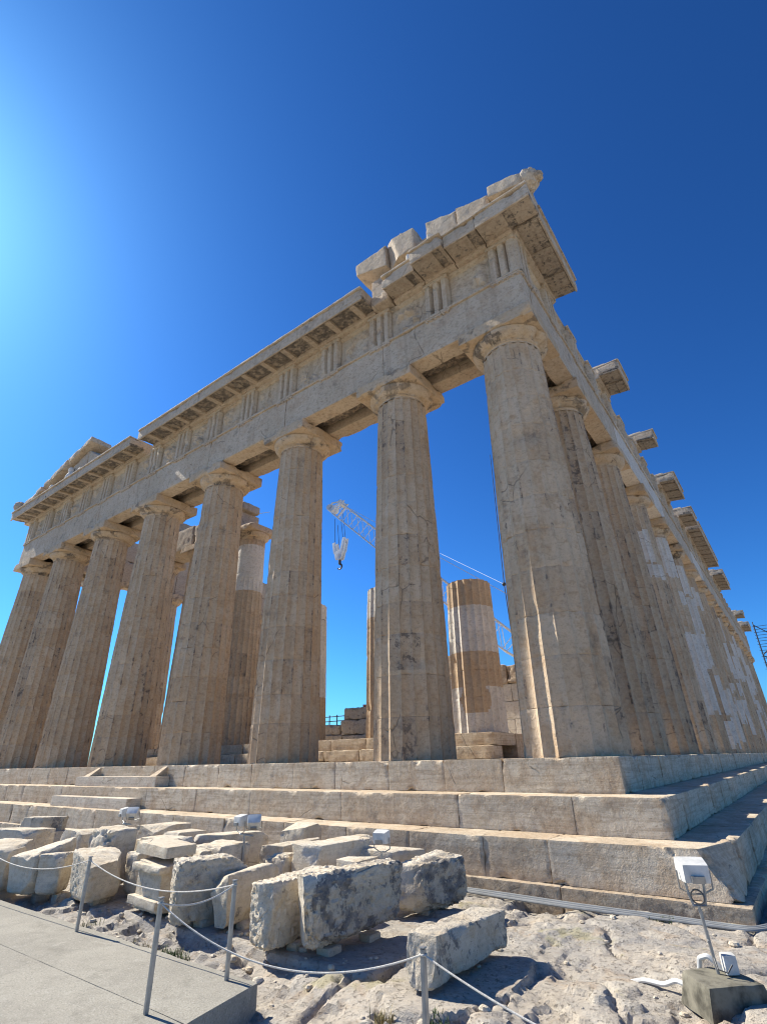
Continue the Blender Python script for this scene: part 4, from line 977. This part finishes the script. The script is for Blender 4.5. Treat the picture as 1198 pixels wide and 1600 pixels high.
tuft(-.72, -5.55, 160, .10, .04, M_dry, 'dry yellow tuft at the near end of the long grey block', 5)
tuft(-.28, -5.42, 110, .06, .055, M_grass, 'small flowering tuft by the pale post on the rock', 6)
tuft(1.15, -4.75, 90, .05, .05, M_grass, 'tiny tuft in the rock left of the concrete foot', 7)
tuft(.62, -1.86, 60, .06, .05, M_grass, 'tiny tuft beside the conduits at the foot of the steps', 8)

# ------------------------------------------------------------------ inside the temple and beyond: crane, rubble, scaffolding

crane = tag(empty('lattice_crane', (-7.9, 19.0, .70)), 'white lattice boom crane with hook block, rising inside the temple behind the front columns', 'crane')
tip = np.array((-20.5, 16.0, 16.75)); foot = np.array((-7.9, 19.0, 4.3))
ax_ = (tip-foot)/np.linalg.norm(tip-foot); sd_ = np.cross(ax_, (0, 0, 1.)); sd_ /= np.linalg.norm(sd_); up_ = np.cross(sd_, ax_)
if up_[2] < 0: up_ = -up_
mb = MB(); nb = 15
def chord(k, a, b):
    q = k/nb; w = .56*min(1, .25+q*6)*(1-.1*q); return foot+(tip-foot)*q+sd_*a*w+up_*b*w
for a in (-1, 1):
    for b in (-1, 1): tube(mb, [chord(k, a, b) for k in range(nb+1)], .05, 6)
for k in range(nb):
    for a in (-1, 1):
        bar(mb, chord(k, a, -1), chord(k+1, a, 1), .024); bar(mb, chord(k+1, a, -1), chord(k+1, a, 1), .024)
        bar(mb, chord(k, -1, a), chord(k+1, 1, a), .024)
    for b in (-1, 1): bar(mb, chord(k+1, -1, b), chord(k+1, 1, b), .024)
mb.build('boom', M_crane, crane)
mb = MB()
hd = tip+ax_*.2
for a in (-.32, .32):
    V = [hd+sd_*a+up_*.75-ax_*.2, hd+sd_*a+up_*.35+ax_*.75-np.array((0, 0, .35)), hd+sd_*a-up_*.1+ax_*.75-np.array((0, 0, .45)), hd+sd_*a-up_*.5-ax_*.2]
    tube(mb, V, .07, 6, closed=True); bar(mb, V[0], V[3], .05); bar(mb, V[0], V[2], .04)
for k, (p, r) in enumerate(((hd+ax_*.75-np.array((0, 0, .4)), .24), (hd+ax_*.25-up_*.2, .24), (hd+up_*.5, .2))): tube(mb, [p-sd_*.36, p+sd_*.36], r, 14)
mb.build('boom_head', M_crane, crane)
hk = np.array((-20.35, 16.0, 13.45))
mb = MB()
for dx, zt in ((-.50, 16.2), (-.12, 15.6), (.30, 15.8), (.50, 16.4)): bar(mb, (hk[0]+dx*(1. if abs(dx) > .2 else 1), 16.0, hk[2]+.55), (hk[0]+dx*.8-.2, 16.0, zt), .018, 5)
mb.build('hoist_cable', M_cable, crane)
mb = MB()
for y in (-.16, .16):
    def plate(C): rbox(mb, np.array(C), res=.2, r=.03, chip=0, disp=0)
    y0, y1 = 16+y-.05, 16+y+.05; x, z = hk[0], hk[2]
    plate([(x-.28, y0, z-.62), (x+.22, y0, z-.62), (x-.28, y1, z-.62), (x+.22, y1, z-.62), (x-.46, y0, z+.05), (x+.40, y0, z+.05), (x-.46, y1, z+.05), (x+.40, y1, z+.05)])
    plate([(x-.48, y0, z-.1), (x-.16, y0, z-.02), (x-.48, y1, z-.1), (x-.16, y1, z-.02), (x-.62, y0, z+.72), (x-.34, y0, z+.76), (x-.62, y1, z+.72), (x-.34, y1, z+.76)])
    plate([(x+.10, y0, z-.02), (x+.42, y0, z-.1), (x+.10, y1, z-.02), (x+.42, y1, z-.1), (x+.36, y0, z+.95), (x+.62, y0, z+.9), (x+.36, y1, z+.95), (x+.62, y1, z+.9)])
    tube(mb, [(x-.03, 16+y*1.4, z-.25), (x-.03, 16+y*1.5, z-.25)], .12, 12)
o = mb.build('hook_block', M_crane, crane)
mb = MB(); x, z = hk[0]-.03, hk[2]-.62
tube(mb, [(x, 16, z), (x, 16, z-.28)], .10, 8)
tube(mb, [(x, 16, z-.28)]+[(x+.19*math.sin(a), 16, z-.50+.19*math.cos(a)) for a in np.linspace(0, 4.3, 12)], [.07]+[.075-.04*k/12 for k in range(12)], 8); mb.build('hook', M_dark, o)
mb = MB(); bar(mb, tip+up_*.5, (-8.6, 18.6, 8.2), .02, 5); bar(mb, (-8.6, 18.6, 8.2), foot+np.array((1.2, .2, .6)), .02, 5); mb.build('pendant_cable', M_crane, crane)
mb = MB(); rbox(mb, (-9.0, -6.6, 18.0, 20.2, 2.6, 4.2), res=.5, r=.08, chip=0, disp=0); rbox(mb, (-7.4, -6.5, 20.22, 21.3, 2.7, 4.0), res=.5, r=.08, chip=0, disp=0); mb.build('cab', M_crane, crane)
mb = MB(); tube(mb, [(-7.8, 19.1, .70), (-7.8, 19.1, 2.6)], .75, 20); rbox(mb, (-9.2, -6.4, 17.7, 20.6, .70, 1.15), res=.5, r=.06, chip=0, disp=0); mb.build('pedestal', M_crane, crane)

t = tag(empty('lightning_mast', (-7.35, 14.0, .70)), 'thin dark mast with a small ball, close behind the corner column', 'mast')
mb = MB(); tube(mb, [(-7.35, 14, .70), (-7.55, 14, 7.9), (-7.42, 14, 15.5)], [.03, .026, .02], 6); mb.build('pole', M_cable, t)
mb = MB(); blob(mb, (-7.56, 14, 7.92), (.10, .10, .10), 1, n=8, amp=.1); mb.build('ball', M_dark, t)
mb = MB(); bar(mb, (-7.56, 14, 7.92), (-13.4, 18.0, 12.2), .008, 5); mb.build('guy_wire', M_crane, t)

# rubble, railing and small crane arm in the gap between two front columns
RB = [((-24.6, -21.3, 17.6, 19, .70, 1.55), 'dark long rubble block at the bottom of the heap inside the temple'), ((-21.25, -18.6, 17.5, 19, .70, 1.5), 'dark rubble block at the right foot of the heap inside the temple'),
      ((-24.0, -21.6, 17.7, 18.9, 1.56, 2.2), 'flat rubble block in the second layer of the heap'), ((-21.5, -18.5, 17.6, 18.9, 1.53, 2.42), 'rubble block right in the second layer of the heap'), ((-21.3, -18.7, 17.7, 18.7, 2.44, 3.15), 'domed rubble block on top of the heap inside the temple')]
for i, (b, lab) in enumerate(RB):
    mb = MB(); rbox(mb, b, res=.1, r=.08, chip=.35, disp=.06, seed=600+i, rgb=(.3, 0, .6)); tag(mb.build('rubble_block', M_ent, loc=((b[0]+b[1])/2, (b[2]+b[3])/2, b[4])), lab, 'rubble', 'rubble heap inside the temple')
t = tag(empty('steel_railing', (-23.8, 18.9, .70)), 'small grey steel railing beside the rubble heap', 'railing')
mb = MB()
for x in (-24.6, -23.9, -23.2, -22.5): bar(mb, (x, 19.2, .70), (x, 19.2, 2.95), .04)
mb.build('post', M_scaf, t)
mb = MB()
for z in (2.2, 2.55, 2.85): bar(mb, (-24.7, 19.2, z), (-22.4, 19.2, z), .03)
mb.build('rail', M_scaf, t)
t = tag(empty('loader_crane_arm', (-18.4, 19.4, .70)), 'dark red folding crane arm just above the rubble heap', 'crane arm')
mb = MB(); rbox(mb, np.array([(-21.0, 19.3, 3.30), (-18.2, 19.3, 2.75), (-21.0, 19.5, 3.30), (-18.2, 19.5, 2.75), (-21.0, 19.3, 3.50), (-18.2, 19.3, 3.15), (-21.0, 19.5, 3.50), (-18.2, 19.5, 3.15)]), res=.3, r=.04, chip=0, disp=0); mb.build('boom', M_red, t)
mb = MB(); bar(mb, (-20.95, 19.4, 3.4), (-20.95, 19.4, 2.9), .08); mb.build('arm_tip', M_dark, t)
mb = MB(); tube(mb, [(-18.3, 19.4, .70), (-18.3, 19.4, 3.0)], .2, 10); mb.build('post', M_red, t)

# scaffolding beyond the far north corner
t = tag(empty('scaffold_tower', (2.6, 73, -1.85)), 'dark scaffold tower at the far end of the long colonnade, right edge', 'scaffold')
gx_ = [.9, 3.0, 5.1]; gy_ = [71.8, 74.0]
for x in gx_:
    for y in gy_:
        mb = MB(); bar(mb, (x, y, -1.95), (x, y, 15.2), .06); mb.build('standard', M_scaf, t)
mb = MB()
for z in np.arange(-.4, 15.2, .75):
    for y in gy_: bar(mb, (.7, y, z), (5.3, y, z), .03)
    for x in gx_: bar(mb, (x, 71.6, z), (x, 74.2, z), .03)
mb.build('ledger', M_scaf, t)
mb = MB()
for k in range(4): bar(mb, (.9, 71.75, k*3.8-.4), (5.1, 71.75, k*3.8+3.4), .06); bar(mb, (5.1, 71.7, k*3.8-.4), (.9, 71.7, k*3.8+3.4), .06)
mb.build('brace', M_scaf, t)

mb = MB(); tube(mb, [(-1556, 1178, 900), (-1510, 1198, 900), (-1461, 1218, 900)], [.4, 1.6, 1.0], 8)
tag(mb.build('contrail', M_cloud, loc=(-1510, 1198, 900)), 'short thin white condensation trail in the blue sky between two front columns', 'contrail')
